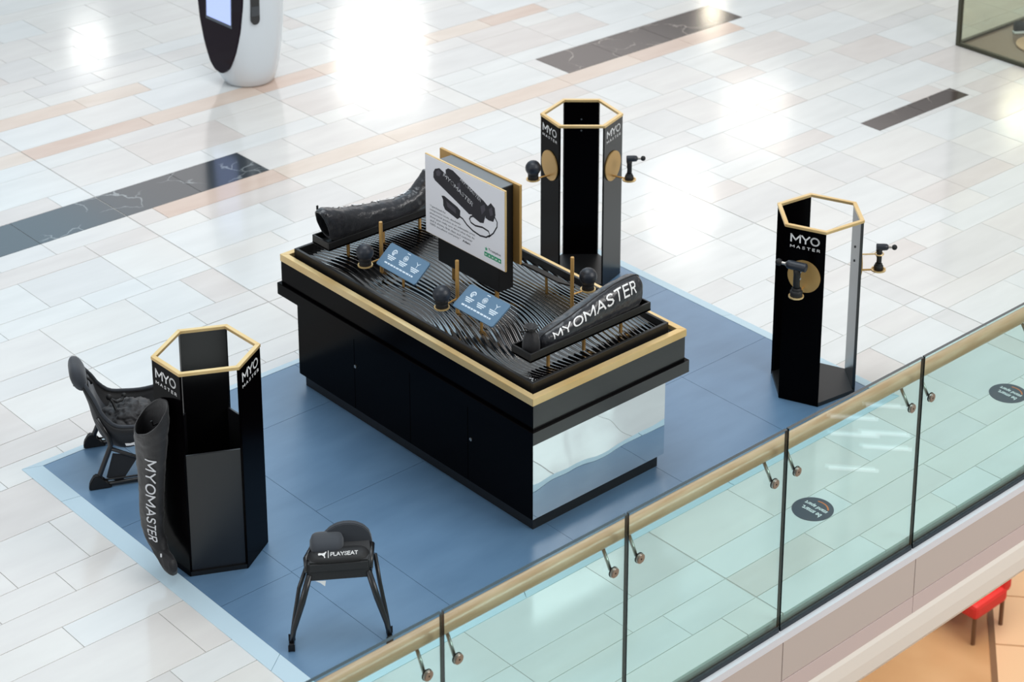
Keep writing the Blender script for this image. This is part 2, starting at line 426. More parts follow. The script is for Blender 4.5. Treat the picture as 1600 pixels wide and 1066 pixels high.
# the remaining, farther tiles as one object
mats_used = []
bmf = bmesh.new()
for t in rest:
    x0, y0, x1, y1 = tile_dims(t)
    if t[4] not in mats_used: mats_used.append(t[4])
    mi = mats_used.index(t[4])
    r = bmesh.ops.create_cube(bmf, size=1.0)
    for v in r['verts']: v.co = Vector((x0 + (v.co.x + .5) * (x1 - x0), y0 + (v.co.y + .5) * (y1 - y0), ZF - .01 + v.co.z * .02))
    for f in {f for v in r['verts'] for f in v.link_faces}: f.material_index = mi
me = bpy.data.meshes.new('far_tiles'); bmf.to_mesh(me); bmf.free()
for m in mats_used: me.materials.append(m)
o = bpy.data.objects.new('far_tiles', me); COL.objects.link(o); o.parent = floor; o['kind'] = 'stuff'

# ------------------------------------------------------------------ platform
PX0, PX1, PY0, PY1 = -1.742, 2.717, -.372, 2.552
plat = thing('display_platform', 'low slate blue floor platform with aluminium ramp edging under the kiosk', 'platform', (.5, 1.1, ZF))
mb = MB(); mb.box((PX0, PY0, ZF), (PX1, PY1, -.006)); mb.build('base', PLAT_SEAM, plat)
xs = [PX0, -1.27, -.815, .10, 1.0, 1.9, PX1]
for ix, (x0, x1) in enumerate(zip(xs[:-1], xs[1:])):
    ys = [PY0, .615, 1.64, PY1] if ix != 1 else [PY0, .615, 1.9, PY1]
    if ix == 0: ys = [PY0, .605, 1.64, PY1]
    if ix in (2,): ys = [PY0, 1.02, 2.0, PY1]
    if ix in (4, 5): ys = [PY0, -.02 if ix == 4 else .67, 1.65, PY1] if ix == 5 else [PY0, .67, 1.65, PY1]
    for y0, y1 in zip(ys[:-1], ys[1:]):
        mb = MB(); mb.box((x0 + .0012, y0 + .0012, -.006), (x1 - .0012, y1 - .0012, 0)); mb.build('floor_panel', PLAT, plat)
OX0, OX1, OY0, OY1 = -1.835, 2.826, -.45, 2.645
def ramp(pts_in, pts_out):
    (a, b), (c, d) = pts_in, pts_out
    m = MB(); zi = .002
    v = [m.bm.verts.new(p) for p in ((*a, zi), (*b, zi), (*d, ZF + .003), (*c, ZF + .003), (*a, ZF), (*b, ZF), (*d, ZF), (*c, ZF))]
    for f in ((0, 1, 2, 3), (4, 7, 6, 5), (0, 4, 5, 1), (2, 6, 7, 3), (0, 3, 7, 4), (1, 5, 6, 2)): m.bm.faces.new([v[i] for i in f])
    m.build('edge_trim', TRIM, plat)
def lerp(a, b, t): return a + (b - a) * t
def trim_run(i0, i1, o0, o1, cuts):
    for t0, t1 in zip(cuts[:-1], cuts[1:]):
        e = .0006
        P = lambda a, b, t: (lerp(a[0], b[0], t), lerp(a[1], b[1], t))
        ramp((P(i0, i1, t0 + e), P(i0, i1, t1 - e)), (P(o0, o1, t0 + e), P(o0, o1, t1 - e)))
iA, iB, iC, iD = (PX0, PY0), (PX1, PY0), (PX1, PY1), (PX0, PY1)
oA, oB, oC, oD = (OX0, OY0), (OX1, OY0), (OX1, OY1), (OX0, OY1)
trim_run(iD, iA, oD, oA, (0, .155, .86, 1)); trim_run(iA, iB, oA, oB, (0, .3, .66, 1)); trim_run(iB, iC, oB, oC, (0, .5, 1)); trim_run(iC, iD, oC, oD, (0, .4, .7, 1))

# ------------------------------------------------------------------ kiosk
kiosk = thing('display_kiosk', 'large black rectangular display counter with gold rim and mirrored end', 'counter', (.507, 1.138, 0))
mb = MB(); mb.box((0, 0, 0), (1.014, 2.276, .088)); mb.build('toe_kick', BLACKM, kiosk)
mb = MB(); mb.box((-.016, -.018, .084), (1.043, 2.307, .664), .002); mb.build('body', BLACK, kiosk)
ysd = [-.028, .56, 1.12, 1.69, 2.305]
for i, (a, b) in enumerate(zip(ysd[:-1], ysd[1:])):
    mb = MB(); mb.box((-.030, a + .0015, .088), (-.016, b - .0015, .655), .0015); d = mb.build('door', BLACK, kiosk)
    if i in (1, 3):
        y, z = ((.526 + .06, .383) if i == 1 else (1.675 + .045, .398))
        mb = MB(); mb.lathe([(.0, -.006), (.011, -.006), (.011, 0), (.0, 0)], (-.030, .528 if i == 1 else 1.676, z), 14, 'X')
        mb.box((-.038, (.528 if i == 1 else 1.676) - .0015, z - .007), (-.0355, (.528 if i == 1 else 1.676) + .0015, z + .007))
        l = mb.build('lock', STEEL, d)
mb = MB(); mb.box((-.026, -.030, .090), (1.041, -.018, .660)); mb.build('mirror_panel', MIRROR, kiosk, label='mirrored foil end panel reflecting the floor')
mb = MB(); mb.box((-.116, -.131, .663), (1.142, 2.396, .747), .003); mb.build('ledge', BLACK, kiosk)
mb = MB(); mb.box((-.114, -.1325, .665), (1.140, -.130, .745)); mb.build('lit_end_face', BLACK_LIT, kiosk, label='added end strip in paler black for the light on it')  # thin added board, its paler black stands in for light on this end
mb = MB(); mb.box((-.096, -.109, .747), (1.122, 2.372, .906), .002); mb.build('upper_band', BLACK, kiosk)
mb = MB(); mb.box((-.094, -.1105, .749), (1.120, -.108, .904)); mb.build('lit_end_face', BLACK_LIT, kiosk, label='added end strip in paler black for the light on it')  # same for the band: added board with the light put into its colour
gl = [(-.100, -.113), (1.131, -.113), (1.131, 2.374), (-.100, 2.374)]
gi = [(-.060, -.068), (1.089, -.068), (1.089, 2.330), (-.060, 2.330)]
for i in range(4):
    j = (i + 1) % 4
    mb = MB(); mb.prism([(*gl[i], .904), (*gl[j], .904), (*gi[j], .904), (*gi[i], .904)], (0, 0, .048), .0015)
    mb.build('gold_rim', GOLD, kiosk, label='pale gold rim bar')
mb = MB(); mb.box((-.06, -.068, .906), (1.089, 2.33, .925)); mb.build('top_panel', BLACKM, kiosk)
tx0, tx1, ty0, ty1 = -.036, 1.05, -.037, 2.305
tr = .020
for a, b in (((tx0, ty0), (tx1, ty0 + tr)), ((tx0, ty1 - tr), (tx1, ty1)), ((tx0, ty0 + tr), (tx0 + tr, ty1 - tr)), ((tx1 - tr, ty0 + tr), (tx1, ty1 - tr))):
    mb = MB(); mb.box((*a, .925), (*b, .996), .002); mb.build('tray_rim', BLACKM, kiosk)
# rippled panel
nx, ny = 440, 130
mb = MB(); V = []
for j in range(ny + 1):
    row = []
    y = ty0 + tr + (ty1 - ty0 - 2 * tr) * j / ny
    for i in range(nx + 1):
        x = tx0 + tr + (tx1 - tx0 - 2 * tr) * i / nx
        w = .11 * math.sin(2.3 * y + 1.0) + .040 * math.sin(4.7 * y + 3.1 * x) + .012 * math.sin(9 * y - 6 * x + 1)
        ph = (x + w) * 30 + .5 * math.sin(6 * x + 2 * y)
        ripple = math.sin(PI * ph) ** 2
        big = .5 + .5 * math.sin(3.4 * (x + 1.5 * w) * 2 + 1.7 * y + .6) * math.cos(2.4 * y - 1.5 * x)
        z = .934 + .022 * big + .010 * ripple
        row.append(mb.bm.verts.new((x, y, z)))
    V.append(row)
for j in range(ny):
    for i in range(nx): mb.bm.faces.new((V[j][i], V[j][i + 1], V[j + 1][i + 1], V[j + 1][i]))
mb.build('wave_panel', WAVE, kiosk, smooth=True, label='glossy black rippled wave panel')
def ztop(): return .955

# ------------------------------------------------------------------ poster stand
stand = thing('poster_stand', 'two sided poster stand with black box foot in the middle of the kiosk', 'sign', (.5, 1.10, .95))
mb = MB(); mb.box((.453, .842, 1.066), (.568, 1.437, 1.757), .003); mb.build('box_column', BLACKM, stand)
mb = MB(); mb.box((.454, .845, 1.757), (.567, 1.434, 1.760)); mb.build('top_plate', mat('grey_top_plate', '6d7275', .4, .2), stand)
for yy in (.93, 1.35):
    mb = MB(); mb.cyl((.51, yy, .945), (.51, yy, 1.068), .014, 14); mb.build('brass_foot', GOLDP, stand, smooth='auto')
mb = MB(); mb.box((.440, .766, 1.237), (.453, 1.541, 1.776), .0015); mb.build('front_board', GOLD, stand, label='gold edged poster board')
mb = MB(); mb.box((.568, .784, 1.238), (.588, 1.555, 1.768), .0015); mb.build('back_board', GOLDD, stand, label='gold board facing away')
mb = MB(); mb.box((.4375, .771, 1.242), (.4405, 1.536, 1.771)); poster = mb.build('poster', BOARD, stand, label='white printed poster with black leg sleeves and green stars')
def ps(s, t, off=.0004): return Vector((.4375 - off, 1.536 - s * .765, 1.242 + t * .529))
def s_poly(mb, pts, off=.0004):
    mb.poly([ps(*p, off) for p in pts]); return mb
def q2(x, y):    # crop pixel -> board coordinate
    s = (x - 26) / 664.; yt = 52 + 308 * s; yb = 712 + 330 * s
    return s, 1 - (y - yt) / (yb - yt)
PX = lambda L: [q2(*p) for p in L]
mb = MB()
s_poly(mb, PX([(98, 205), (112, 178), (150, 172), (175, 195), (440, 440), (470, 480), (440, 560), (400, 560), (290, 450), (110, 275), (97, 250)]), .0005)
s_poly(mb, PX([(203, 185), (225, 172), (265, 190), (330, 255), (520, 440), (560, 490), (500, 520), (440, 450), (300, 320), (240, 262), (205, 220)]), .0004)
s_poly(mb, PX([(455, 490), (510, 445), (545, 470), (552, 500), (520, 632), (490, 628), (430, 580), (420, 560)]), .0007)
s_poly(mb, PX([(540, 500), (580, 458), (612, 500), (618, 560), (600, 618), (560, 605), (535, 585)]), .0006)
s_poly(mb, PX([(165, 405), (190, 408), (300, 500), (325, 530), (322, 590), (300, 605), (195, 525), (180, 490), (178, 440)]), .0006)
def stroke(mb, pts, w, off=.0006, col=None):
    P = [ps(*q2(*p), off) for p in pts]
    n = len(P); L = []; R = []
    for i in range(n):
        t = (P[min(i + 1, n - 1)] - P[max(i - 1, 0)]).normalized(); nn = Vector((1, 0, 0)).cross(t) * w
        L.append(P[i] + nn); R.append(P[i] - nn)
    for i in range(n - 1): mb.poly([L[i], L[i + 1], R[i + 1], R[i]])
stroke(mb, [(318, 580), (345, 600), (380, 650), (430, 700), (490, 740), (540, 752), (572, 735), (560, 700), (510, 668), (450, 655), (415, 630), (402, 600), (412, 580), (440, 572)], .0055)
stroke(mb, [(560, 750), (600, 715), (630, 660), (632, 620), (612, 580)], .0045)
mb.build('printed_leg_sleeves', PRINTD, poster, label='printed picture of two leg sleeves and a controller')
for L_ in ([(120, 200), (145, 185), (165, 210), (150, 240), (125, 235)], [(495, 490), (530, 470), (535, 520), (505, 560)], [(300, 300), (325, 290), (330, 380), (310, 370)], [(205, 450), (285, 515), (290, 560), (215, 500)], [(565, 510), (590, 490), (598, 560), (575, 570)]):
    mb = MB(); s_poly(mb, PX(L_), .0009); mb.build('printed_highlight', PRINTM, poster)
for (xa, ya, xb, yb, hh) in ((185, 225, 430, 480, 26), (330, 262, 500, 440, 18)):
    mb = MB(); a, b = ps(*q2(xa, ya), .0012), ps(*q2(xb, yb), .0012); d = (b - a); nn = Vector((1, 0, 0)).cross(d).normalized()
    if nn.z < 0: nn = -nn
    stroke_flat(mb, 'MYOMASTER', a - nn * .012, d.normalized(), nn, d.length, .03 if hh > 20 else .022, .17, .32); mb.build('printed_sleeve_name', WHITEL, poster)
mb = MB()
lines = ['\u201cI purchased the', 'compression boots, absolutely', 'phenomenal product at an unbeatable price,', 'these guys really care about what they do', 'and it shows, first class and customer', '100% excellent company.\u201d']
wid = [.205, .40, .585, .575, .55, .40]
for i, (t, w) in enumerate(zip(lines, wid)):
    put_text(mb, t, ps(.055, .345 - i * .047, .0006), (0, -1, 0), (0, 0, 1), w * .761, .017, .006)
mb.build('printed_quote', PRINTT, poster)
mb = MB(); put_text(mb, 'Adam', ps(.475, .345 - 5 * .047, .0006), (0, -1, 0), (0, 0, 1), .075, .015, .03); mb.build('printed_name', PRINTD, poster)
mb = MB(); put_text(mb, 'Trustpilot', ps(.80, .155, .0006), (0, -1, 0), (0, 0, 1), .12, .021, .008); mb.build('printed_review_name', PRINTD, poster)
def star(mb, s, t, r, off):
    c = ps(s, t, off); pts = []
    for k in range(10):
        a = PI / 2 + k * PI / 5; rr = r if k % 2 == 0 else r * .42
        pts.append(c + Vector((0, -math.cos(a) * rr, math.sin(a) * rr)))
    for k in range(10): mb.poly([c, pts[k], pts[(k + 1) % 10]])
mb = MB(); star(mb, .775, .17, .016, .0006)
for k in range(5):
    s = .752 + k * .042
    s_poly(mb, [(s, .075), (s + .039, .075), (s + .039, .13), (s, .13)], .0006)
mb.build('printed_green_stars', GREEN, poster, label='green rating star squares')
mb = MB()
for k in range(5): star(mb, .752 + k * .042 + .0195, .101, .0105, .001)
mb.build('printed_white_stars', WHITE, poster)

# ------------------------------------------------------------------ lofted sleeves
def loft(stations, n=40, m=84, ex=2.3, wr=.0, seed=0, wscale=9, cap=True):
    """stations: (centre, right half vector, up half vector). returns rings and a surface function"""
    C_ = [Vector(s[0]) for s in stations]; A = [Vector(s[1]) for s in stations]; B = [Vector(s[2]) for s in stations]
    def surf(t, a, off=0.0):
        c, u, v = catmull(C_, t), catmull(A, t), catmull(B, t)
        ca, sa = math.cos(a), math.sin(a)
        q = (abs(ca) ** ex + abs(sa) ** ex) ** (-1 / ex)
        d = u * ca * q + v * sa * q
        p = c + d
        k = 0
        if wr:
            k = wr * (noise.noise(p * wscale + Vector((seed, 0, 0))) + .6 * noise.noise(p * wscale * 2.6 + Vector((0, seed, 0))))
            k += wr * .9 * abs(noise.noise(Vector((t * 26 + seed, math.sin(a) * 1.2, math.cos(a) * 1.2))))
        return p + d.normalized() * (k + off)
    rings = [[surf(i / m, 2 * PI * j / n) for j in range(n)] for i in range(m + 1)]
    return rings, surf
def text_on(mb, txt, surf, t0, t1, a0, a1, off=.0035, bold=.008, spacing=1.05):
    me = text_mesh(txt, bold, spacing)
    b2 = bmesh.new(); b2.from_mesh(me)
    for _ in range(2):
        es = [e for e in b2.edges if e.calc_length() > .04]
        if es: bmesh.ops.subdivide_edges(b2, edges=es, cuts=1)
    bmesh.ops.triangulate(b2, faces=b2.faces); b2.to_mesh(me); b2.free()
    mb.addmesh(me, lambda c: surf(t0 + (t1 - t0) * c.x, a0 + (a1 - a0) * c.y, off)); return mb

def tray(label, y0, y1, x0, x1, grp):
    t = thing('sleeve_tray', label, 'tray', ((x0 + x1) / 2, (y0 + y1) / 2, 1.06), grp)
    w = .012
    mb = MB(); mb.box((x0, y0, 1.064), (x1, y1, 1.076)); mb.build('tray_base', BLACKM, t)
    for a, b in (((x0, y0), (x1, y0 + w)), ((x0, y1 - w), (x1, y1)), ((x0, y0 + w), (x0 + w, y1 - w)), ((x1 - w, y0 + w), (x1, y1 - w))):
        mb = MB(); mb.box((*a, 1.064), (*b, 1.12), .0015); mb.build('tray_side', BLACKM, t)
    for px in (.22, .5, .80):
        mb = MB(); mb.cyl((px, (y0 + y1) / 2 - .02, .95), (px, (y0 + y1) / 2 - .02, 1.065), .011, 14); mb.build('tray_post', GOLDP, t, smooth='auto')
    return t
tray('long black tray on brass posts at the mirrored end of the kiosk', .056, .226, .028, .986, 'sleeve trays')
tray('long black tray on brass posts at the far left end of the kiosk', 2.003, 2.182, .022, .982, 'sleeve trays')

# right hand sleeve in its tray
sl = thing('leg_sleeve', 'padded black leg sleeve with large white lettering, lying in the tray by the mirrored end', 'sleeve', (.6, .14, 1.08), 'leg sleeves')
st = [((.165, .138, 1.112), (0, .020, 0), (0, 0, .028)), ((.20, .138, 1.126), (0, .054, 0), (0, 0, .045)), ((.30, .138, 1.138), (0, .064, 0), (0, 0, .056)), ((.45, .139, 1.155), (0, .066, 0), (0, 0, .074)),
      ((.60, .139, 1.175), (0, .066, 0), (0, 0, .094)), ((.75, .140, 1.190), (0, .067, 0), (0, 0, .110)), ((.88, .142, 1.195), (0, .067, 0), (0, 0, .108)), ((.935, .142, 1.19), (0, .062, 0), (0, 0, .098)), ((.95, .142, 1.19), (0, .045, 0), (0, 0, .07)), ((.925, .142, 1.19), (0, .03, 0), (0, 0, .05))]
rg, sf = loft(st, wr=.005, seed=3)
mb = MB(); mb.rings(rg); mb.build('sleeve_body', NYLON, sl, smooth=True)
mb = MB(); stroke_text(mb, 'MYOMASTER', lambda x, y: sf(.150 + .515 * x, PI - .14 - .76 * y, .005), .17, .32, 2); mb.build('lettering', WHITE, sl, label='large white lettering')
mb = MB(); mb.tube([sf(i / 40 * .8 + .05, PI / 2 + .25, .002) for i in range(41)], .004, 6); mb.build('seam_piping', NYLON2, sl, smooth=True)
# left hand sleeve, open end towards the viewer, boot end behind the poster
sl2 = thing('leg_sleeve', 'black leg sleeve with open cuff lying in the far left tray behind the poster', 'sleeve', (.45, 2.09, 1.08), 'leg sleeves')
st = [((.04, 2.09, 1.215), (0, .055, .0), (-.035, 0, .100)), ((.085, 2.09, 1.205), (0, .070, 0), (-.03, 0, .118)), ((.18, 2.09, 1.185), (0, .074, 0), (-.01, 0, .105)), ((.32, 2.09, 1.168), (0, .072, 0), (0, 0, .088)), ((.5, 2.09, 1.155), (0, .07, 0), (0, 0, .074)),
      ((.66, 2.09, 1.150), (0, .068, 0), (0, 0, .07)), ((.76, 2.09, 1.165), (0, .066, 0), (-.02, 0, .072)), ((.84, 2.09, 1.215), (0, .058, 0), (-.055, 0, .05)), ((.875, 2.09, 1.285), (0, .05, 0), (-.04, 0, .02)), ((.885, 2.09, 1.34), (0, .035, 0), (-.02, 0, .006))]
rg, sf = loft(st, wr=.006, seed=9)
inner = [[p.lerp(catmull([Vector(s[0]) for s in st], i / 84), .10) + Vector((.002, 0, 0)) for p in rg[i]] for i in range(0, 22)]
mb = MB(); mb.rings(list(reversed(inner)) + rg, True, True)
mb.build('sleeve_body', NYLON, sl2, smooth=True)
mb = MB(); stroke_text(mb, 'MYOMASTER', lambda x, y: sf(.20 + .46 * x, PI / 2 - .05 - .75 * y, .006), .17, .32, 2); mb.build('lettering', WHITE, sl2, label='white lettering along the top')
mb = MB(); mb.box((.02, 2.028, 1.294), (.036, 2.044, 1.315), .003); mb.build('cuff_tab', NYLON2, sl2)
mb = MB(); mb.box((.035, 2.14, 1.3), (.05, 2.15, 1.33), .003); mb.build('cuff_tab', NYLON2, sl2)

# drawstring pouch
po = thing('drawstring_pouch', 'small black drawstring pouch in the near end of the tray beside the white lettered sleeve', 'pouch', (.105, .14, 1.076))
mb = MB(); rgs = []
prof = [(.0, 0), (.042, 0), (.05, .012), (.051, .04), (.048, .075), (.036, .10), (.022, .115), (.02, .122), (.03, .132), (.041, .146), (.036, .147), (.016, .13), (.0, .126)]
for r, h in prof:
    ring = []
    for kx in range(36):
        a = 2 * PI * kx / 36; pl = 1 + (.10 * math.sin(9 * a) if .09 < h else .02 * math.sin(5 * a)) * (1 if h > .01 else 0)
        ring.append(Vector((.105 + max(r, 1e-4) * pl * math.cos(a), .14 + max(r, 1e-4) * pl * math.sin(a) * 1.05, 1.078 + h * 1.13)))
    rgs.append(ring)
mb.rings(rgs); mb.build('bag', NYLON2, po, smooth=True)
mb = MB(); mb.torus((.105, .14, 1.211), .024, .004, 20, 6); mb.tube([(.08, .14, 1.212), (.055, .155, 1.222), (.044, .16, 1.214), (.05, .15, 1.20)], .0035, 6); mb.build('cord', RUBBER, po, smooth=True)
mb = MB(); mb.lathe([(0, -.008), (.007, -.006), (.009, 0), (.007, .006), (0, .008)], (.05, .157, 1.222), 10); mb.build('toggle', RUBBER, po, smooth=True)

# ------------------------------------------------------------------ massage ball stations on the kiosk
def ball_mesh(t, c, r=.056):
    c = Vector(c)
    mb = MB(); prof = []
    for i in range(25):
        a = -PI / 2 + .62 + (PI - .62) * i / 24; rr = r
        if any(abs(i - g) < .5 for g in (9, 15)): rr = r * .975
        prof.append((max(rr * math.cos(a), 1e-4), rr * math.sin(a)))
    mb.lathe([(1e-4, prof[0][1])] + prof, c, 30); mb.build('ball', BALLM, t, smooth=True)
    mb = MB(); mb.lathe([(0, -.088), (.037, -.088), (.038, -.083), (.038, -.062), (.036, -.060), (.036, -.057), (.038, -.055), (.039, -.036), (.034, -.034), (0, -.034)], c, 26); mb.build('ball_base', RUBBER, t, smooth='auto')
    mb = MB(); mb.torus(c + Vector((0, 0, -.04)), .037, .003, 26, 6); mb.build('ball_collar', mat('dark_collar', '2b2d31', .3) if 'dark_collar' not in bpy.data.materials else bpy.data.materials['dark_collar'], t, smooth=True)
    return t
spots = [(.225, 1.725, .097, 1.722, 'behind the left card'), (.242, .985, .099, .956, 'behind the middle card'), (.788, .547, .911, .536, 'by the far sleeve')]
names = [('vertical brass rod with ring arm at the left of the kiosk wave panel', 'blue black massage ball in the brass ring nearest the left end of the kiosk'),
         ('vertical brass rod with ring arm at the middle of the kiosk front', 'blue black massage ball in the middle front brass ring before the poster'),
         ('vertical brass rod with ring arm on the far kiosk side near the lettered sleeve', 'blue black massage ball on the far side of the kiosk behind the lettered sleeve')]
for i, (px, py, rx, ry, w) in enumerate(spots):
    t = thing('ball_holder', names[i][0], 'stand', (px, py, .95), 'brass ball holders')
    mb = MB(); mb.lathe([(0, 0), (.012, 0), (.012, .352), (.0105, .355), (0, .355)], (px, py, .95), 18); mb.build('rod', GOLDP, t, smooth='auto')
    d = Vector((rx - px, ry - py, 0)).normalized()
    mb = MB(); mb.cyl((px, py, 1.05), Vector((rx, ry, 1.05)) - d * .045, .006, 10); mb.build('arm', GOLDP, t, smooth='auto')
    mb = MB(); mb.lathe([(.040, -.004), (.048, -.004), (.048, .004), (.040, .004), (.040, -.004)], (rx, ry, 1.05), 32); mb.build('ring', GOLD, t, smooth='auto')
    mb = MB(); mb.lathe([(0, -.004), (.041, -.004), (.041, -.001), (0, -.001)], (rx, ry, 1.05), 26); mb.build('ring_plate', GOLDD, t)
    b = thing('massage_ball', names[i][1], 'massager', (rx, ry, 1.05), 'massage balls')
    ball_mesh(b, (rx, ry, 1.137))

# information cards
def card(label, up, lo, flip=False, back=False):
    A, B, Cc, D = [Vector(p) for p in (up[0], up[1], lo[1], lo[0])]     # upper left, upper right, lower right, lower left
    ctr = (A + B + Cc + D) / 4
    t = thing('info_card', label, 'card', ctr, 'slate information cards')
    ux = (B - A).normalized(); uy = (A - D).normalized(); nz = ux.cross(uy).normalized()
    if nz.z < 0: nz = -nz
    w, h = (B - A).length, (A - D).length
    r = .014; pts = []
    for cx, cy, a0 in ((w / 2 - r, h / 2 - r, 0), (-w / 2 + r, h / 2 - r, PI / 2), (-w / 2 + r, -h / 2 + r, PI), (w / 2 - r, -h / 2 + r, 1.5 * PI)):
        for k in range(5):
            a = a0 + k * PI / 8; pts.append(ctr + ux * (cx + r * math.cos(a)) + uy * (cy + r * math.sin(a)))
    mb = MB(); mb.prism([p - nz * .010 for p in pts], nz * .010); plate = mb.build('plate', BLACKM if back else CARD, t)
    foot = Vector((ctr.x, ctr.y, 0))
    mb = MB(); mb.cyl((ctr.x, ctr.y, .945), ctr - nz * .010, .009, 12); mb.build('brass_stem', GOLDP, t, smooth='auto')
    if back: return t
    o = ctr + nz * .0008
    P = lambda x, y: o + ux * (x - .5) * w + uy * (y - .5) * h
    mb = MB()
    def ic(cx, cy, rr, a0, a1, wd):
        c = P(cx, cy); n = 16
        for i in range(n):
            a, b = a0 + (a1 - a0) * i / n, a0 + (a1 - a0) * (i + 1) / n
            mb.poly([c + (ux * math.cos(a) + uy * math.sin(a)) * rr, c + (ux * math.cos(b) + uy * math.sin(b)) * rr, c + (ux * math.cos(b) + uy * math.sin(b)) * (rr - wd), c + (ux * math.cos(a) + uy * math.sin(a)) * (rr - wd)])
    ic(.21, .70, .022, 0, PI * 1.6, .008); ic(.21, .68, .010, 0, PI * 2, .006)
    ic(.50, .70, .021, 0, PI * 2, .004); ic(.50, .70, .012, 0, PI * 2, .004)
    def bar(x0, x1, y0, y1): mb.poly([P(x0, y0), P(x1, y0), P(x1, y1), P(x0, y1)])
    bar(.485, .515, .63, .77); bar(.46, .54, .68, .72)
    c = P(.80, .70)
    for a in (PI / 2 + .9, PI / 2 - .9, -PI / 2):
        d = ux * math.cos(a) + uy * math.sin(a); e2 = ux * -math.sin(a) + uy * math.cos(a)
        mb.poly([c - e2 * .003, c + d * .024 - e2 * .0015, c + d * .024 + e2 * .0015, c + e2 * .003])
    for cx in (.21, .50, .80):
        for k, ww in enumerate((.10, .085, .06)): bar(cx - ww, cx + ww, .50 - k * .065, .54 - k * .065)
    x = .14
    rr = random.Random(5)
    while x < .86:
        ww = rr.choice((.03, .05, .07)); bar(x, min(x + ww, .86), .19, .25); x += ww + .014
    bar(.46, .54, .90, .93)
    mb.build('printing', CARDP, plate)
    return t
card('slate blue information card beside the leftmost massage ball', [(.275, 1.68, 1.162), (.272, 1.283, 1.162)], [(.128, 1.652, 1.075), (.132, 1.27, 1.075)])
card('slate blue information card in front of the poster foot, right of the middle massage ball', [(.284, .905, 1.162), (.284, .53, 1.162)], [(.128, .895, 1.075), (.132, .525, 1.075)])
card('dark information card facing away on the far side of the kiosk', [(.735, .615, 1.13), (.735, 1.0, 1.13)], [(.886, .615, 1.045), (.886, 1.0, 1.045)], back=True)

# ------------------------------------------------------------------ hexagonal towers
def hexv(cx, cy, R, th, d): return [Vector((cx + R * math.cos(th + k * PI / 3 + (-1) ** k * d), cy + R * math.sin(th + k * PI / 3 + (-1) ** k * d), 0)) for k in range(6)]
def tower(label, c, R, th, d, h, panels, text_sides, discs, inserts=False, lit_sides=()):
    t = thing('hexagonal_tower', label, 'display tower', (c[0], c[1], 0), 'hexagonal display towers')
    H = hexv(c[0], c[1], R, th, d); ctr = Vector((c[0], c[1], 0))
    Z = Vector((0, 0, 1)); TH = .018
    mb = MB(); mb.prism([v * 1.0 + (ctr - v).normalized() * .006 for v in H], Z * .028); mb.build('base_plate', BLACKM, t)
    out = {}
    for k in range(6):
        a, b = H[k], H[(k + 1) % 6]; tg = (b - a).normalized(); n = Vector((tg.y, -tg.x, 0)); L = (b - a).length
        out[k] = (a, tg, n, L)
        # gold top frame, one bar on each side
        ai, bi = a + (ctr - a).normalized() * .026, b + (ctr - b).normalized() * .026
        ao, bo = a + (a - ctr).normalized() * .004, b + (b - ctr).normalized() * .004
        mb = MB(); mb.prism([p + Z * (h - .018) for p in (ao, bo, bi, ai)], Z * .018, .001); mb.build('gold_frame', GOLD, t, label='gold top frame bar')
        if k in panels:
            mb = MB(); q = [a, b, b - n * TH + (-tg) * .008, a - n * TH + tg * .008]
            mb.prism([p + Z * .002 for p in q], Z * (h - .020), .001); pn = mb.build('side_panel', BLACK_LIT if k in lit_sides else BLACK, t)  # panels that catch the light take the brighter copy of the black
            if k in text_sides:
                o = a + n * .0015 + tg * (L / 2 - .102) + Z * (h - .116)
                mb = MB(); stroke_flat(mb, 'MYO', o, tg, Z, .200, .062, .19, .22); mb.build('lettering', WHITE, pn, recalc=False); mb = MB(); stroke_flat(mb, 'MASTER', o - Z * .037, tg, Z, .204, .021, .2, .75); mb.build('small_lettering', WHITE, pn, recalc=False)
            mb = MB()
            if k not in discs:
                pass
        else:
            if inserts:
                i0, i1 = a - n * .016 + tg * .012, b - n * .016 - tg * .012
                mb = MB(); mb.prism([p + Z * .028 for p in (i0, i1, i1 - n * .012, i0 - n * .012)], Z * .737, .001); mb.build('lower_panel', mat('lower_panel_laminate', '17171a', .34, ior=1.6) if 'lower_panel_laminate' not in bpy.data.materials else bpy.data.materials['lower_panel_laminate'], t, label='glossy lower infill panel')
    for k, (sd, two) in discs.items():
        a, tg, n, L = out[k]; o = a + tg * sd
        mb = MB(); cc = o + n * .006 + Z * .922
        N = 36; mb.prism([cc + (tg * math.cos(2 * PI * i / N) + Z * math.sin(2 * PI * i / N)) * .112 - n * .005 for i in range(N)], n * .008, 0); mb.build('brass_disc', GOLDD, t, label='round brass backing disc')
        rc = o + n * .14 + Z * .845
        mb = MB(); mb.cyl(o + n * .006 + Z * .845, rc - n * .046, .0065, 10); mb.build('ring_arm', GOLDP, t, smooth='auto')
        mb = MB(); mb.lathe([(.041, -.004), (.050, -.004), (.050, .004), (.041, .004), (.041, -.004)], rc, 32); mb.build('holder_ring', GOLD, t, smooth='auto')
        mb = MB(); mb.lathe([(0, -.004), (.042, -.004), (.042, -.001), (0, -.001)], rc, 26); mb.build('ring_plate', GOLDD, t)
        if two:
            r2 = o + n * .14 + Z * .958
            mb = MB(); mb.cyl(o + n * .0 + Z * .958, r2 - n * .026, .005, 10); mb.torus(r2, .027, .005, 24, 6); mb.build('upper_loop', GOLD, t, smooth='auto')
            for zz in (1.0, .90):
                mb = MB(); mb.lathe([(0, -.003), (.008, -.003), (.008, .003), (0, .003)], (0, 0, 0), 10)
                mb.bm.transform(Matrix.Translation(o - n * (TH + .002) + tg * .03 + Z * zz) @ n.to_track_quat('Z', 'Y').to_matrix().to_4x4()); mb.build('screw_hole', RUBBER, t)
    return t, out
HT = 1.275
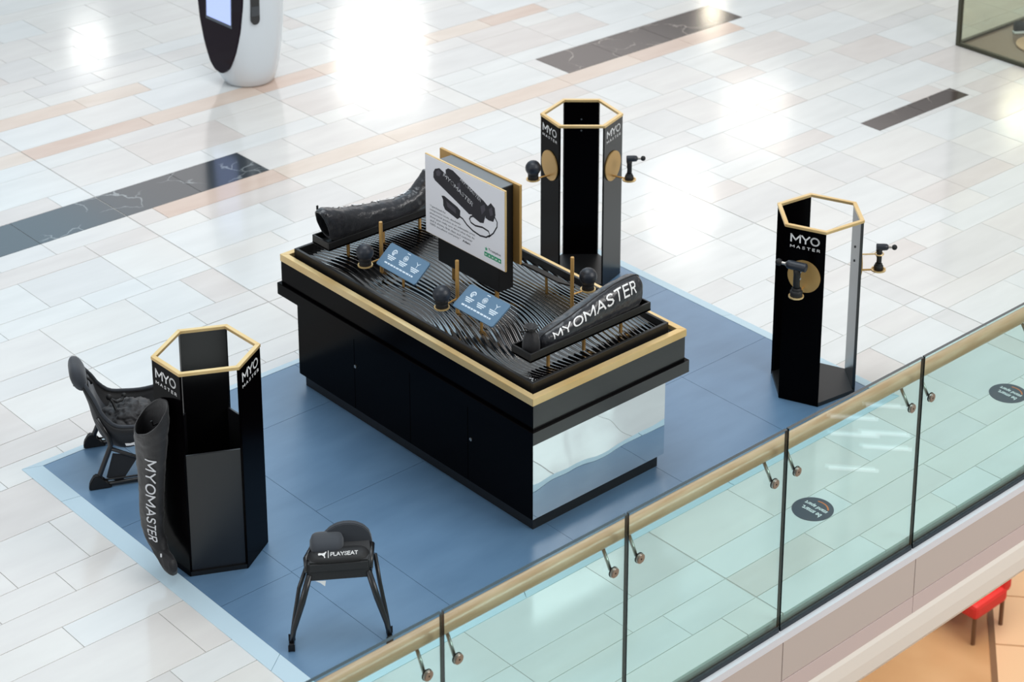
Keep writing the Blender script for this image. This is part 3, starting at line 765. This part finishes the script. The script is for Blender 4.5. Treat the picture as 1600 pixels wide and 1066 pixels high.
LT, Ls = tower('black hexagonal tower with gold top at the near left corner, a sleeve hanging on it', (-1.452, 1.095), .2945, 2.6438, .0467, 1.2866, (0, 2, 4), (0, 2), {}, True, (4,))
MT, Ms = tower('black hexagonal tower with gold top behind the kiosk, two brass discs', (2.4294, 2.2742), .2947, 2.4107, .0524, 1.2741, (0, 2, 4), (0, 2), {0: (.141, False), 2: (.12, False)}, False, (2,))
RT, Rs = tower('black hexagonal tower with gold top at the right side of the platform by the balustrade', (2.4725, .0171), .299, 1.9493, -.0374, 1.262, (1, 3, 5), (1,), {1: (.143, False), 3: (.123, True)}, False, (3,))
# screws on the back panel of the middle tower
a, tg, n, L = Ms[4]
for zz in (1.12, 1.03):
    mb = MB(); mb.lathe([(0, -.002), (.006, -.002), (.006, .002), (0, .002)], (0, 0, 0), 10)
    mb.bm.transform(Matrix.Translation(a + tg * L / 2 - n * .0195 + Vector((0, 0, zz))) @ n.to_track_quat('Z', 'Y').to_matrix().to_4x4()); mb.build('screw', STEEL, MT)

# ball and guns on the towers
def ring_pt(S_, k, sd): a, tg, n, L = S_[k]; return a + tg * sd + n * .14 + Vector((0, 0, .845))
p = ring_pt(Ms, 0, .141)
b = thing('massage_ball', 'blue black massage ball on the left arm of the tower behind the kiosk', 'massager', p, 'massage balls'); ball_mesh(b, p + Vector((0, 0, .087)))
def gun(label, p, head, sc=1.0, rear=1.0):
    t = thing('massage_gun', label, 'massager', p, 'massage guns'); p = Vector(p); Z = Vector((0, 0, 1)); d = Vector(head).normalized(); s = d.cross(Z)
    mb = MB(); mb.lathe([(0, 0), (.037, 0), (.039, .004), (.039, .034), (.034, .040), (.031, .042), (.031, .052), (.026, .058), (0, .058)], p, 24); mb.build('charging_base', RUBBER, t, smooth='auto')
    mb = MB(); mb.tube([p + Z * .05, p + Z * .09 + d * .002, p + Z * .15, p + Z * .185], [.022, .021, .0225, .026], 16); mb.build('handle', RUBBER, t, smooth=True)
    mb = MB(); hc = p + Z * .203
    ax = [(-.062 * rear, .0), (-.060 * rear, .022), (-.055 * rear, .0275), (.04, .0285), (.062, .026), (.070, .018), (.074, .0)]
    mb.rings([[hc + d * h + (s * math.cos(2 * PI * k / 22) + Z * math.sin(2 * PI * k / 22)) * max(r, 1e-4) for k in range(22)] for h, r in ax]); mb.build('motor_head', BALLM, t, smooth='auto')
    mb = MB(); mb.cyl(hc + d * .07, hc + d * .105, .010, 14); mb.torus(hc + d * .074, .012, .003, 16, 6, d); mb.build('shaft', STEEL, t, smooth='auto')
    mb = MB(); prof = []
    c = hc + d * .122; q = d.to_track_quat('Z', 'Y').to_matrix().to_4x4()
    mb.lathe([(max(.023 * math.cos(-PI / 2 + PI * i / 12), 1e-4), .023 * math.sin(-PI / 2 + PI * i / 12)) for i in range(13)], (0, 0, 0), 20); mb.bm.transform(Matrix.Translation(c) @ q); mb.build('ball_tip', RUBBER, t, smooth=True)
    mb = MB(); mb.obox(p + Z * .178 - d * .026, d * .0015, s * .010, Z * .013); mb.obox(p + Z * .122 - d * .0225, d * .002, s * .006, Z * .006); mb.build('button', mat('button_grey', '9aa0a6', .3) if 'button_grey' not in bpy.data.materials else bpy.data.materials['button_grey'], t)
    t.scale = (sc, sc, sc)
    return t
gun('black massage gun on the right arm of the tower behind the kiosk', ring_pt(Ms, 2, .12), (_r2.x + .15, _r2.y, 0), .80, .45)
gun('massage gun before the brass disc of the balustrade tower, head turned left', ring_pt(Rs, 1, .143), -Rs[1][1] + Vector((.02, 0, 0)), 1.04)
gun('black massage gun on the outer side arm of the tower by the balustrade', ring_pt(Rs, 3, .123), (_r2.x, _r2.y, 0), .80, .45)

# hanging sleeve at the left tower
hs = thing('leg_sleeve', 'black leg sleeve with vertical white lettering hanging on the near left tower', 'sleeve', (-1.79, 1.15, .1), 'leg sleeves')
sx_ = -1.80
st = [((sx_, 1.12, .985), (0, -.132, .055), (-.075, 0, -.085)), ((sx_, 1.125, .92), (0, -.134, .035), (-.072, 0, -.06)), ((sx_, 1.14, .80), (0, -.125, .01), (-.062, 0, -.01)), ((sx_, 1.155, .64), (0, -.108, 0), (-.054, 0, 0)), ((sx_, 1.17, .48), (0, -.098, 0), (-.050, 0, 0)),
      ((sx_, 1.18, .34), (0, -.094, 0), (-.046, 0, 0)), ((sx_, 1.18, .25), (0, -.092, -.01), (-.044, 0, 0)), ((sx_, 1.14, .175), (0, -.105, -.045), (-.045, 0, .01)), ((sx_, 1.08, .125), (0, -.075, -.075), (-.042, 0, .01)), ((sx_, 1.01, .105), (0, -.03, -.06), (-.036, 0, .01)), ((sx_, .975, .105), (0, -.01, -.03), (-.02, 0, .0))]
rg, sf = loft(st, wr=.007, seed=17, wscale=8)
inner = [[p.lerp(catmull([Vector(s[0]) for s in st], i / 84), .07) for p in rg[i]] for i in range(0, 26)]
mb = MB(); mb.rings(list(reversed(inner)) + rg, True, True); mb.build('sleeve_body', NYLON2, hs, smooth=True)
mb = MB(); stroke_text(mb, 'MYOMASTER', lambda x, y: sf(.225 + .40 * x, PI / 2 - 1.02 + (1 - y) * .72 - .0, .007), .17, .32, 2); mb.build('lettering', WHITEL, hs, label='white lettering running down the sleeve')
mb = MB(); mb.tube([(-1.715, 1.12, .93), (-1.79, 1.12, .93), (-1.80, 1.12, .96)], .006, 8); mb.build('hook', BLACKM, LT, smooth='auto')
mb = MB(); mb.obox((sx_ - .060, 1.125, .835), (.004, 0, 0), (0, .03, 0), (0, 0, .014), .003); mb.build('velcro_patch', RUBBER, hs)
mb = MB(); mb.obox((sx_ - .042, 1.03, .165), (.003, 0, 0), (0, .004, 0), (0, 0, .010)); mb.build('valve_tag', WHITEL, hs)

# ------------------------------------------------------------------ gaming chairs
def chair_left():
    o = Vector((-1.54, 2.34, 0)); a = Vector((.9, -.436, 0)).normalized(); l = Vector((-.436, -.9, 0)).normalized(); Z = Vector((0, 0, 1))
    P = lambda u, w, z: o + a * u + l * w + Z * z
    t = thing('gaming_chair', 'reclined black gaming chair behind the near left tower, crumpled bag on its seat', 'chair', o, 'black gaming chairs')
    stn = [(-.005, .63, .11, -.005, .615), (.045, .54, .16, .03, .50), (.085, .455, .20, .055, .38), (.15, .385, .22, .10, .265), (.24, .365, .225, .19, .195), (.34, .36, .22, .30, .205), (.44, .375, .21, .42, .27), (.52, .385, .19, .52, .345)]
    M = 60; N = 26
    cr_ = [catmull([Vector((s[0], s[1], s[2])) for s in stn], i / M) for i in range(M + 1)]; cb = [catmull([Vector((s[3], s[4], 0)) for s in stn], i / M) for i in range(M + 1)]
    mb = MB(); V = []
    for i in range(M + 1):
        row = []
        for j in range(N + 1):
            w = -1 + 2 * j / N; f = abs(w) ** 4.0
            row.append(mb.bm.verts.new(P(cr_[i].x * f + cb[i].x * (1 - f), cr_[i].z * (abs(w) ** .85) * (1 if w > 0 else -1), cr_[i].y * f + cb[i].y * (1 - f))))
        V.append(row)
    for i in range(M):
        for j in range(N): mb.bm.faces.new((V[i][j], V[i][j + 1], V[i + 1][j + 1], V[i + 1][j]))
    ob = mb.build('seat_sling', FABRIC, t, smooth=True); md = ob.modifiers.new('thick', 'SOLIDIFY'); md.thickness = .022; md.offset = 1
    mb = MB(); V = []
    for i in range(4, M - 2):
        row = []
        for j in range(13):
            w = -.72 + 1.44 * j / 12; f = abs(w) ** 4
            row.append(mb.bm.verts.new(P(cr_[i].x * f + cb[i].x * (1 - f) + .012, cr_[i].z * w, cr_[i].y * f + cb[i].y * (1 - f) + .016)))
        V.append(row)
    for i in range(len(V) - 1):
        for j in range(12): mb.bm.faces.new((V[i][j], V[i][j + 1], V[i + 1][j + 1], V[i + 1][j]))
    mb.build('seat_pad', MESHF, t, smooth=True, label='charcoal mesh seat pad')
    for sd in (-1, 1):
        mb = MB(); mb.tube([P(c.x, sd * c.z, c.y + .006) for c in cr_[::3]], .011, 8); mb.build('rim_tube', MESHF, t, smooth=True)
    # headrest pillow
    mb = MB(); hc = Vector((-.035, .655)); ring = []
    for j in range(13):
        w = -1 + 2 * j / 12; sc = max(1 - abs(w) ** 4, .02) ** .5
        ring.append([P(hc.x + (math.cos(b) * .045 * math.cos(.35) - math.sin(b) * .085 * math.sin(.35)) * sc, w * .135, hc.y + (math.cos(b) * .045 * math.sin(.35) + math.sin(b) * .085 * math.cos(.35)) * sc) for b in [2 * PI * k / 20 for k in range(20)]])
    mb.rings(ring); mb.build('headrest', MESHF, t, smooth=True)
    mb = MB(); mb.tube([P(-.01 + .05 * math.cos(b) - .0, .05, .60 + .05 * math.sin(b)) for b in [0 + k * PI / 8 for k in range(9)]], .008, 6); mb.tube([P(.0, .10, .60), P(.0, -.10, .60)], .014, 8); mb.build('headrest_strap', RUBBER, t, smooth=True)
    for sd in (-1, 1):
        w = .245 * sd
        mb = MB(); mb.tube([P(.022, w, .02), P(.045, w * .98, .09), P(.105, w * .94, .235), P(.118, w * .93, .27), P(.105, w * .92, .33), P(.05, w * .86, .45)], [.017, .016, .016, .016, .015, .013], 10); mb.build('rear_leg', STEELB, t, smooth=True)
        mb = MB(); mb.tube([P(.03, w, .018), P(.2, w, .018), P(.45, w, .018), P(.62, w, .022)], .015, 10); mb.tube([P(.06, w, .05), P(.2, w, .046), P(.42, w, .045)], .006, 8); mb.build('runner', STEELB, t, smooth=True)
        mb = MB(); mb.prism([P(u, w - .022, z) for u, z in ((-.025, .0), (.11, .0), (.10, .02), (.065, .045), (.045, .085), (.01, .09), (-.02, .04))], l * .044, .006); mb.build('foot', RUBBER, t)
        mb = MB(); mb.tube([P(.60, w, .02), P(.55, w * .95, .14), P(.44, w * .9, .33)], .015, 10); mb.build('front_leg', STEELB, t, smooth=True)
        mb = MB(); mb.tube([P(.11, w * .94, .25), P(.3, w * .93, .14), P(.56, w * .95, .05)], .012, 8); mb.build('brace', STEELB, t, smooth=True)
    mb = MB(); mb.prism([P(.125, .225, .21), P(.275, .225, .17), P(.165, .235, .012), (P(.08, .235, .06))], l * .006); mb.build('fabric_flap', FABRIC, t)
    # leaping emblem on the side of the seat
    mb = MB(); c = P(.250, .243, .262)
    shp = [(-.050, .012), (-.045, -.004), (-.02, -.006), (.0, -.004), (.014, -.018), (.022, -.034), (.032, -.034), (.024, -.012), (.022, .004), (.03, .022), (.04, .034), (.05, .034), (.046, .042), (.032, .042), (.018, .026), (.006, .012), (-.02, .008)]
    sv = [c + a * x + Z * z for x, z in shp]
    mb.prism(sv, l * .003); mb.build('side_emblem', WHITE, t, label='white leaping emblem')
    mb = MB(); mb.obox(P(.50, .06, .408), a * .035, l * .11, Z * .014, .006); fp = mb.build('front_band', RUBBER, t)
    mb = MB(); stroke_flat(mb, 'PUMA | PLAYSEAT', P(.485, .155, .4235), -l, a, .19, .028, .2, .25); mb.build('band_lettering', WHITE, fp)
    return t, P
CL, PL = chair_left()
# crumpled bag on the seat
bag = thing('crumpled_bag', 'crumpled black bag lying on the seat of the reclined chair', 'bag', PL(.25, 0, .36))
mb = MB(); bmesh.ops.create_icosphere(mb.bm, subdivisions=5, radius=1.0)
for v in mb.bm.verts:
    p = v.co.copy(); r = 1 + .30 * noise.noise(p * 1.9 + Vector((4, 1, 2))) + .22 * abs(noise.noise(p * 4.3)) + .08 * noise.noise(p * 9)
    v.co = PL(.245 + p.x * .135 * r, .03 + p.y * .155 * r, .335 + p.z * .085 * r)
mb.build('cloth', NYLON2, bag, smooth=True)
mb = MB()
for (u, w, z, r) in ((.135, .02, .475, .017), (.225, -.03, .445, .015)):
    mb.lathe([(max(r * math.cos(-PI / 2 + PI * i / 8), 1e-4), r * 1.1 * math.sin(-PI / 2 + PI * i / 8)) for i in range(9)], PL(u, w, z), 12)
mb.tube([PL(.135, .02, .475), PL(.155, .03, .44), PL(.17, .05, .40), PL(.19, .08, .39)], .009, 8); mb.tube([PL(.225, -.03, .445), PL(.21, 0, .43), PL(.18, .02, .435), PL(.145, .02, .46)], .009, 8)
mb.build('cord_toggle', RUBBER, bag, smooth=True)

def chair_front():
    o = Vector((-1.4525, -.11, 0)); a = Vector((-.58, -.81, 0)).normalized(); l = Vector((.81, -.58, 0)).normalized(); Z = Vector((0, 0, 1))
    P = lambda u, w, z: o + a * u + l * w + Z * z
    t = thing('gaming_chair', 'black gaming chair with rounded back standing alone before the kiosk, nearest the balustrade', 'chair', o, 'black gaming chairs')
    # back: dome shaped panel leaning away
    mb = MB(); front = []; back = []
    N = 24; pts = []
    for k in range(N + 1):
        b = PI * k / N; pts.append((math.cos(b) * .132, math.sin(b)))
    hp = [(.166, 0), (.158, .022), (.140, .055), (.120, .085), (.092, .112), (.055, .130), (.02, .137)]
    poly = hp + [(-x, y) for x, y in reversed(hp)]
    top = [P(-.235 - (z) * .28, x + .015 + .03 * min(1, z / .08), .425 + z) for x, z in poly]
    mb.prism(top, -a * .030 + Z * .004, .004); bk = mb.build('backrest', MESHF, t, label='rounded charcoal backrest')
    # seat
    mb = MB(); mb.prism([P(-.07, -.163, .40), P(-.07, .163, .40), P(-.15, .170, .40), P(-.25, .176, .41), P(-.25, -.100, .41), P(-.15, -.160, .40)], Z * .062, .010); mb.build('seat', FABRIC, t)
    mb = MB(); mb.prism([P(-.088, -.165, .352), P(-.088, .165, .352), P(-.098, .163, .452), P(-.098, -.163, .452)], a * .014, .004); mb.build('front_band', FABRIC, t, label='plain black front band')
    # text roll
    rings_ = []
    for j in range(17):
        w = -1 + 2 * j / 16; sc = max(1 - abs(w) ** 6, .05) ** .5
        rings_.append([P(-.140 + math.cos(b) * .066 * sc, w * .164, .458 + math.sin(b) * .030 * sc) for b in [2 * PI * k / 18 for k in range(18)]])
    mb = MB(); mb.rings(rings_); roll = mb.build('front_roll', RUBBER, t, smooth=True, label='rounded black front roll with white lettering')
    fy = (Z * .55 - a * .45)
    mb = MB(); og = P(-.097, -.108, .4835); tx = fy.normalized()
    stroke_flat(mb, 'PLAYSEAT', og + l * .066, l, tx, .145, .022, .22, .22)
    mb.prism([og + l * .053 - tx * .010, og + l * .056 - tx * .010, og + l * .056 + tx * .030, og + l * .053 + tx * .030], a * .001)
    shp = [(0, .016), (.004, .008), (.02, .010), (.03, .002), (.034, -.008), (.039, -.008), (.036, .006), (.040, .016), (.046, .024), (.042, .026), (.034, .020), (.022, .018), (.006, .020)]
    mb.poly([og + l * x + tx * z for x, z in shp]); mb.build('lettering', WHITE, roll, label='white lettering and leaping emblem')
    # pillow
    rings_ = []
    for j in range(15):
        w = -1 + 2 * j / 14; sc = max(1 - abs(w) ** 6, .04) ** .5
        rings_.append([P(-.215 + (math.copysign(abs(math.cos(b)) ** .7, math.cos(b)) * .078) * sc, -.062 + w * .090, .490 + math.sin(b) * .034 * sc - .18 * (math.cos(b) * .06)) for b in [2 * PI * k / 20 for k in range(20)]])
    mb = MB(); mb.rings(rings_); mb.build('pillow', MESHF, t, smooth=True, label='small charcoal pillow')
    for sd in (-1, 1):
        mb = MB(); mb.tube([P(.008, .262 * sd, .010), P(-.012, .245 * sd, .10), P(-.05, .198 * sd, .24), P(-.088, .155 * sd, .385)], [.012, .014, .018, .017], 12); mb.build('front_leg', STEELB, t, smooth=True)
        mb = MB(); mb.tube([P(-.050, .262 * sd, .010), P(-.10, .246 * sd, .10), P(-.17, .215 * sd, .25), P(-.215, .175 * sd + .018, .40)], [.010, .011, .012, .012], 10); mb.build('rear_leg', STEELB, t, smooth=True)
        mb = MB(); mb.obox(P(-.014, .259 * sd, .018), a * .048, l * .013, Z * .018, .005); mb.build('foot', RUBBER, t)
        mb = MB(); mb.tube([P(-.09, .165 * sd, .40), P(-.16, .172 * sd, .44), P(-.235, .160 * sd + .018, .452)], .016, 8); mb.build('side_rail', STEELB, t, smooth=True)
    mb = MB(); mb.prism([P(-.08, .171, .365), P(-.16, .178, .41), P(-.16, .178, .44), P(-.08, .171, .40)], l * .004); ss = mb.build('side_strap', FABRIC, t)
    mb = MB(); stroke_flat(mb, 'PLAYSEAT', P(-.078, .1765, .373), (-a * .9 + Z * .45).normalized(), Z, .085, .020, .2, .25); mb.build('strap_lettering', WHITE, ss)
    mb = MB(); mb.poly([P(-.075, -.125, .352), P(-.075, -.07, .349), P(-.07, -.075, .318), P(-.075, -.10, .338)]); mb.build('care_tag', WHITE, t, label='white care tag')
    return t
chair_front()

# ------------------------------------------------------------------ glass balustrade and slab edge
YG = -1.55; GT = 1.172; GB = -.10
bal = thing('glass_balustrade', 'frameless glass balustrade with round wooden handrail along the void', 'balustrade', (1.0, YG, GB))
edges_x = [-4.23, -3.06, -1.896, -.726, .452, 1.608, 2.77, 3.94, 5.11, 6.28]
for x0, x1 in zip(edges_x[:-1], edges_x[1:]):
    g = .006
    mb = MB(); mb.box((x0 + g, YG - .010, GB), (x1 - g, YG + .010, GT))
    ob = mb.build('glass_panel', GLASS, bal); ob.data.materials.append(EDGE)
    for p in ob.data.polygons:
        if abs(p.normal.y) < .5: p.material_index = 1
    mb = MB(); mb.box((x0 + g, YG - .012, GB - .004), (x1 - g, YG + .012, GB + .022)); mb.build('gasket', GASKET, bal)
YR, ZR = -1.46, 1.012
for x0, x1 in ((-4.2, -3.28), (-3.28, -.94), (-.94, 1.40), (1.40, 3.74), (3.74, 6.25)):
    mb = MB(); mb.cyl((x0, YR, ZR), (x1, YR, ZR), .043, 28); mb.build('handrail', WOOD, bal, smooth='auto', label='round maple handrail')
for x in edges_x[1:-1]:
    for dx in (-.10, .078):
        mb = MB(); mb.cyl((x + dx, YG - .010, .885), (x + dx, YG - .026, .885), .027, 22); mb.cyl((x + dx, YG - .026, .885), (x + dx, YG - .030, .885), .022, 22); dsk = mb.build('bracket_disc', STEEL, bal, smooth='auto', label='round steel clamp disc')
        mb = MB(); mb.cyl((x + dx, YG - .010, .885), (x + dx, YG - .015, .885), .029, 22); mb.cyl((x + dx, YG - .0305, .885), (x + dx, YG - .0302, .885), .005, 8); mb.build('rubber_washer', RUBBER, dsk)
        mb = MB(); mb.tube([(x + dx, YG + .008, .885), (x + dx + .015, YR - .005, ZR - .038)], .0095, 10); mb.build('bracket_rod', STEEL, dsk, smooth=True)
YF = -1.575
mb = MB(); mb.box((-6, YF, -.60), (10, -1.45, -.12)); mb.build('trim_1', FASCIA2, kind='structure')
tr1 = bpy.data.objects['trim_1']
mb = MB(); mb.box((-6, YF - .022, -.152), (10, -1.535, -.104)); mb.build('glazing_channel', CHAN, tr1)
px = [-5.4, -4.2, -3.04, -1.87, -.70, .455, 1.615, 2.78, 3.95, 5.1, 6.3, 7.5]
for x0, x1 in zip(px[:-1], px[1:]):
    mb = MB(); mb.box((x0 + .003, YF - .014, -.415), (x1 - .003, YF + .002, -.160), .001); mb.build('fascia_panel', FASCIA, tr1)
    mb = MB(); mb.box((x0 + .0015, YF - .014, -.54), (x1 - .0015, YF + .002, -.423), .001); mb.build('lower_fascia_panel', FASCIA2, tr1)
mb = MB()
for x0, x1 in ((-6, 10),):
    prof = [(YF - .010, -.54), (YF - .022, -.57), (YF - .026, -.66), (YF - .016, -.76), (YF + .03, -.83), (YF + .4, -.85), (YF + .4, -.54)]
    mb.prism([(x0, y, z) for y, z in prof], (x1 - x0, 0, 0))
mb.build('trim_2', COVE, kind='structure')

# floor stickers
def sticker(label, c):
    c = Vector((*c, ZF + .0006))
    t = thing('floor_sticker', label, 'sticker', c, 'round floor stickers')
    mb = MB(); N = 40; mb.prism([c + Vector((.128 * math.cos(2 * PI * i / N), .128 * math.sin(2 * PI * i / N), 0)) for i in range(N)], (0, 0, .001)); mb.build('disc', mat('navy_vinyl', '33475a', .4) if 'navy_vinyl' not in bpy.data.materials else bpy.data.materials['navy_vinyl'], t)
    z = Vector((0, 0, .0018)); ux = Vector((0, 1, 0)); uy = Vector((-1, 0, 0))
    mb = MB(); put_text(mb, 'be smart.', c + z - ux * .082 + uy * .005, ux, uy, .150, .040, .02); put_text(mb, 'stand apart', c + z - ux * .086 - uy * .055, ux, uy, .172, .044, .02); mb.build('lettering', WHITE, t)
    mb = MB()
    for i in range(14):
        a0, a1 = -PI * .80 + i * .06 * PI / 2, -PI * .80 + (i + 1) * .06 * PI / 2
        cc = c + z
        mb.poly([cc + (ux * math.cos(b) + uy * math.sin(b)) * r for b, r in ((a0, .098), (a1, .098), (a1, .088), (a0, .088))])
    mb.build('orange_arc', mat('orange_vinyl', 'd97a4a', .5) if 'orange_vinyl' not in bpy.data.materials else bpy.data.materials['orange_vinyl'], t)
sticker('round navy floor sticker with white lettering seen through the glass below the kiosk', G(1.367, -.982))
sticker('round navy floor sticker at the right edge of the photo behind the glass', G(3.349, -.953))

# ------------------------------------------------------------------ totem at the top left
tm = thing('digital_totem', 'white egg shaped information totem with oval black touch screen', 'totem', (*G(2.79, 7.12), ZF))
tc_ = Vector((*G(2.79, 7.12), ZF)); nrm = Vector((-.87, -.02, 0)).normalized(); nrm = (nrm + Vector((0, 0, .04))).normalized(); td = Vector((nrm.y, -nrm.x, 0)).normalized(); tb = Vector((nrm.x, nrm.y, 0)).normalized()
prof = [(.20, 0), (.225, .02), (.262, .10), (.30, .22), (.338, .40), (.370, .60), (.392, .85), (.40, 1.1), (.38, 1.35), (.345, 1.6), (.28, 1.82), (.19, 1.97), (.09, 2.05), (.01, 2.07)]
mb = MB(); mb.lathe(prof, tc_, 64)
for v in mb.bm.verts: v.co += tb * (.075 * min(1.0, max(0, v.co.z - ZF) / .75) ** .8)
cut = .30
bmesh.ops.bisect_plane(mb.bm, geom=mb.bm.verts[:] + mb.bm.edges[:] + mb.bm.faces[:], plane_co=tc_ + nrm * cut + Vector((0, 0, .04 * 1)), plane_no=nrm, clear_outer=True)
be = [e for e in mb.bm.edges if e.is_boundary]
bmesh.ops.holes_fill(mb.bm, edges=be)
face_pts = None
for f in mb.bm.faces:
    if abs(f.normal.dot(nrm)) > .98 and len(f.verts) > 20: face_pts = [v.co.copy() for v in f.verts]
body = mb.build('body', mat('white_gloss_shell', 'd6dde3', .25, coat=.4), tm, smooth='auto')
if face_pts:
    fc = sum(face_pts, Vector()) / len(face_pts)
    mb = MB(); mb.prism([fc + (p - fc) * 1.0 for p in face_pts], nrm * .022, .006); fr_ = mb.build('screen_glass', mat('black_screen_glass', '1a0f1c', .05, ior=1.18), tm, label='oval black glass front')
    for nm, s, off, m in (('screen_frame', 1.0, .0235, mat('screen_frame_grey', '4a5563', .3)), ('display', .93, .0245, mat('lit_display', '9fb6f0', .4, emit='b9c6fb', estr=.75))):
        mb = MB(); c = fc + nrm * off; mb.bm
        hw, z0, z1 = .20 * s, .60 + (1 - s) * .4, 1.45
        pts = [tc_ + nrm * 0 + Vector((0, 0, 0))]
        def pf(w, z):
            q = tc_ + td * w + Vector((0, 0, z)); return q + nrm * ((c - q).dot(nrm))
        mb.poly([pf(-hw, z0), pf(hw, z0), pf(hw, z1), pf(-hw, z1)]); mb.build(nm, m, tm)
# slot on the side
ang = math.atan2(-.74, -.67) + .50
sd = Vector((math.cos(ang), math.sin(ang), 0)); sw = Vector((-sd.y, sd.x, 0))
pts = []
for k in range(13):
    b = PI + PI * k / 12; pts.append((math.cos(b) * .040, .72 + math.sin(b) * .05))
pts += [(.040, 1.3), (-.040, 1.3)]
mb = MB(); mb.prism([tc_ + tb * .073 + sd * (.352 + (z - .7) * .035) + sw * x + Vector((0, 0, z)) for x, z in pts], sd * .045, 0); sl_ = mb.build('side_slot', mat('slot_black', '17191c', .3), tm, label='black recessed slot with rounded end')
mb = MB(); mb.obox(tc_ + tb * .073 + sd * .402 + Vector((0, 0, .80)), sd * .004, sw * .037, Vector((0, 0, .045))); mb.build('slot_grille', mat('slot_grey', '3b3f44', .4), sl_)

# ------------------------------------------------------------------ glazed shop corner at the top right
gx0, gy1 = G(8.367, 3.40)
gy0 = -1.4
shop = thing('glass_enclosure', 'glazed shop front corner with brown floor at the top right', 'shop front', (gx0, gy1, ZF))
mb = MB(); mb.box((gx0, gy0, ZF - .02), (13.5, gy1, ZF + .012)); mb.build('brown_floor', mat('brown_shop_floor', '8a7a6c', .3), shop)
for nm, a, b, hz in (('glass_panel', (gx0 - .012, gy0, ZF), (gx0 + .012, gy1, 2.6), 0), ('glass_panel', (gx0, gy1 - .012, ZF), (13.5, gy1 + .012, 2.6), 0)):
    mb = MB(); mb.box(a, b); mb.build(nm, GLASS2, shop)
for a, b in (((gx0 - .018, gy0, ZF), (gx0 + .018, gy1, ZF + .035)), ((gx0, gy1 - .018, ZF), (13.5, gy1 + .018, ZF + .035)), ((gx0 - .02, gy1 - .02, ZF), (gx0 + .02, gy1 + .02, 2.6))):
    mb = MB(); mb.box(a, b); mb.build('dark_frame', mat('bronze_frame', '4a4a3c', .35, .3) if 'bronze_frame' not in bpy.data.materials else bpy.data.materials['bronze_frame'], shop)
def shoe(label, p, rz):
    t = thing('trainer_shoe', label, 'shoe', (0, 0, 0), 'display shoes')
    mb = MB(); st = [((-.14, 0, .012), (0, .03, 0), (0, 0, .014)), ((-.10, 0, .014), (0, .04, 0), (0, 0, .017)), ((0, 0, .013), (0, .038, 0), (0, 0, .015)), ((.09, .004, .012), (0, .048, 0), (0, 0, .013)), ((.15, .004, .014), (0, .03, 0), (0, 0, .012))]
    rg, _ = loft(st, 20, 24, 3); mb.rings(rg); mb.build('sole', mat('white_sole', 'dfe8ee', .5) if 'white_sole' not in bpy.data.materials else bpy.data.materials['white_sole'], t, smooth=True)
    mb = MB(); st = [((-.135, 0, .07), (0, .028, 0), (0, 0, .05)), ((-.10, 0, .075), (0, .038, 0), (0, 0, .058)), ((-.02, 0, .065), (0, .036, 0), (0, 0, .05)), ((.06, .003, .04), (0, .042, 0), (0, 0, .026)), ((.135, .004, .03), (0, .03, 0), (0, 0, .014))]
    rg, _ = loft(st, 20, 24, 2.2); mb.rings(rg); mb.build('upper', mat('shoe_black', '1b2227', .6) if 'shoe_black' not in bpy.data.materials else bpy.data.materials['shoe_black'], t, smooth=True)
    t.location = p; t.rotation_euler = (0, 0, rz); return t
dsc = thing('display_disc', 'pale round wooden plinth on the brown shop floor', 'plinth', (9.02, 2.86, ZF + .012))
mb = MB(); mb.lathe([(0, 0), (.26, 0), (.27, .006), (.27, .014), (.26, .02), (0, .02)], (9.02, 2.86, ZF + .012), 44); mb.build('plinth', mat('pale_plinth_wood', 'd8b898', .45), dsc, smooth='auto')
shoe('black trainer with white sole on the pale wooden plinth', (8.98, 2.90, ZF + .033), .35)
shoe('black trainer with white sole on the bare brown shop floor', (9.2, 3.2, ZF + .013), -.5)

# ------------------------------------------------------------------ lower level seen past the slab edge
ZL = -5.5
LOWF = mat('lower_stone', 'c49c70', .3); add_mottle(LOWF, ('b98f64', 'cda67c'), .9, 3, (1, 1, 1), 'World')
mb = MB(); mb.box((-2, -9, ZL - .1), (16, 5, ZL)); mb.build('floor_lower', LOWF, kind='structure')
ccx, ccy = 7.50, 2.14
ch = thing('tub_chair', 'red upholstered chair on the lower level, out of focus', 'chair', (ccx, ccy, ZL))
cr2 = mat('red_upholstery', 'd8302c', .6)
mb = MB(); mb.box((ccx - .27, ccy - .27, ZL + .30), (ccx + .24, ccy + .27, ZL + .46), .04, 2); mb.build('seat', cr2, ch)
mb = MB(); mb.box((ccx + .18, ccy - .27, ZL + .40), (ccx + .30, ccy + .27, ZL + .82), .04, 2); mb.build('backrest', cr2, ch)
for dx in (-.22, .22):
    for dy in (-.22, .22): mb = MB(); mb.cyl((ccx + dx, ccy + dy, ZL), (ccx + dx, ccy + dy, ZL + .31), .022, 10); mb.build('leg', bpy.data.materials.get('brown_leg') or mat('brown_leg', '6e4c33', .5), ch)
fl = bpy.data.objects['floor_lower']
dv = Vector((.77, .638, 0)); nv = Vector((.638, -.77, 0)); st0 = Vector((6.2, .74, ZL))
for i in range(6):
    mb = MB(); p0 = st0 + dv * (i * .8); mb.prism([p0 + dv * .01, p0 + dv * .79, p0 + dv * .79 + nv * 1.2, p0 + dv * .01 + nv * 1.2], (0, 0, .012)); mb.build('pale_floor_slab', mat('pale_lower_stone', 'e0bd98', .35) if 'pale_lower_stone' not in bpy.data.materials else bpy.data.materials['pale_lower_stone'], fl)
    mb = MB(); mb.prism([p0, p0 + dv * .8, p0 + dv * .8 - nv * .06, p0 - nv * .06], (0, 0, .010)); mb.build('dark_floor_line', mat('dark_lower_stone', '7d6046', .4) if 'dark_lower_stone' not in bpy.data.materials else bpy.data.materials['dark_lower_stone'], fl)

for o in list(bpy.data.objects):
    if '_o' in o: del o['_o']
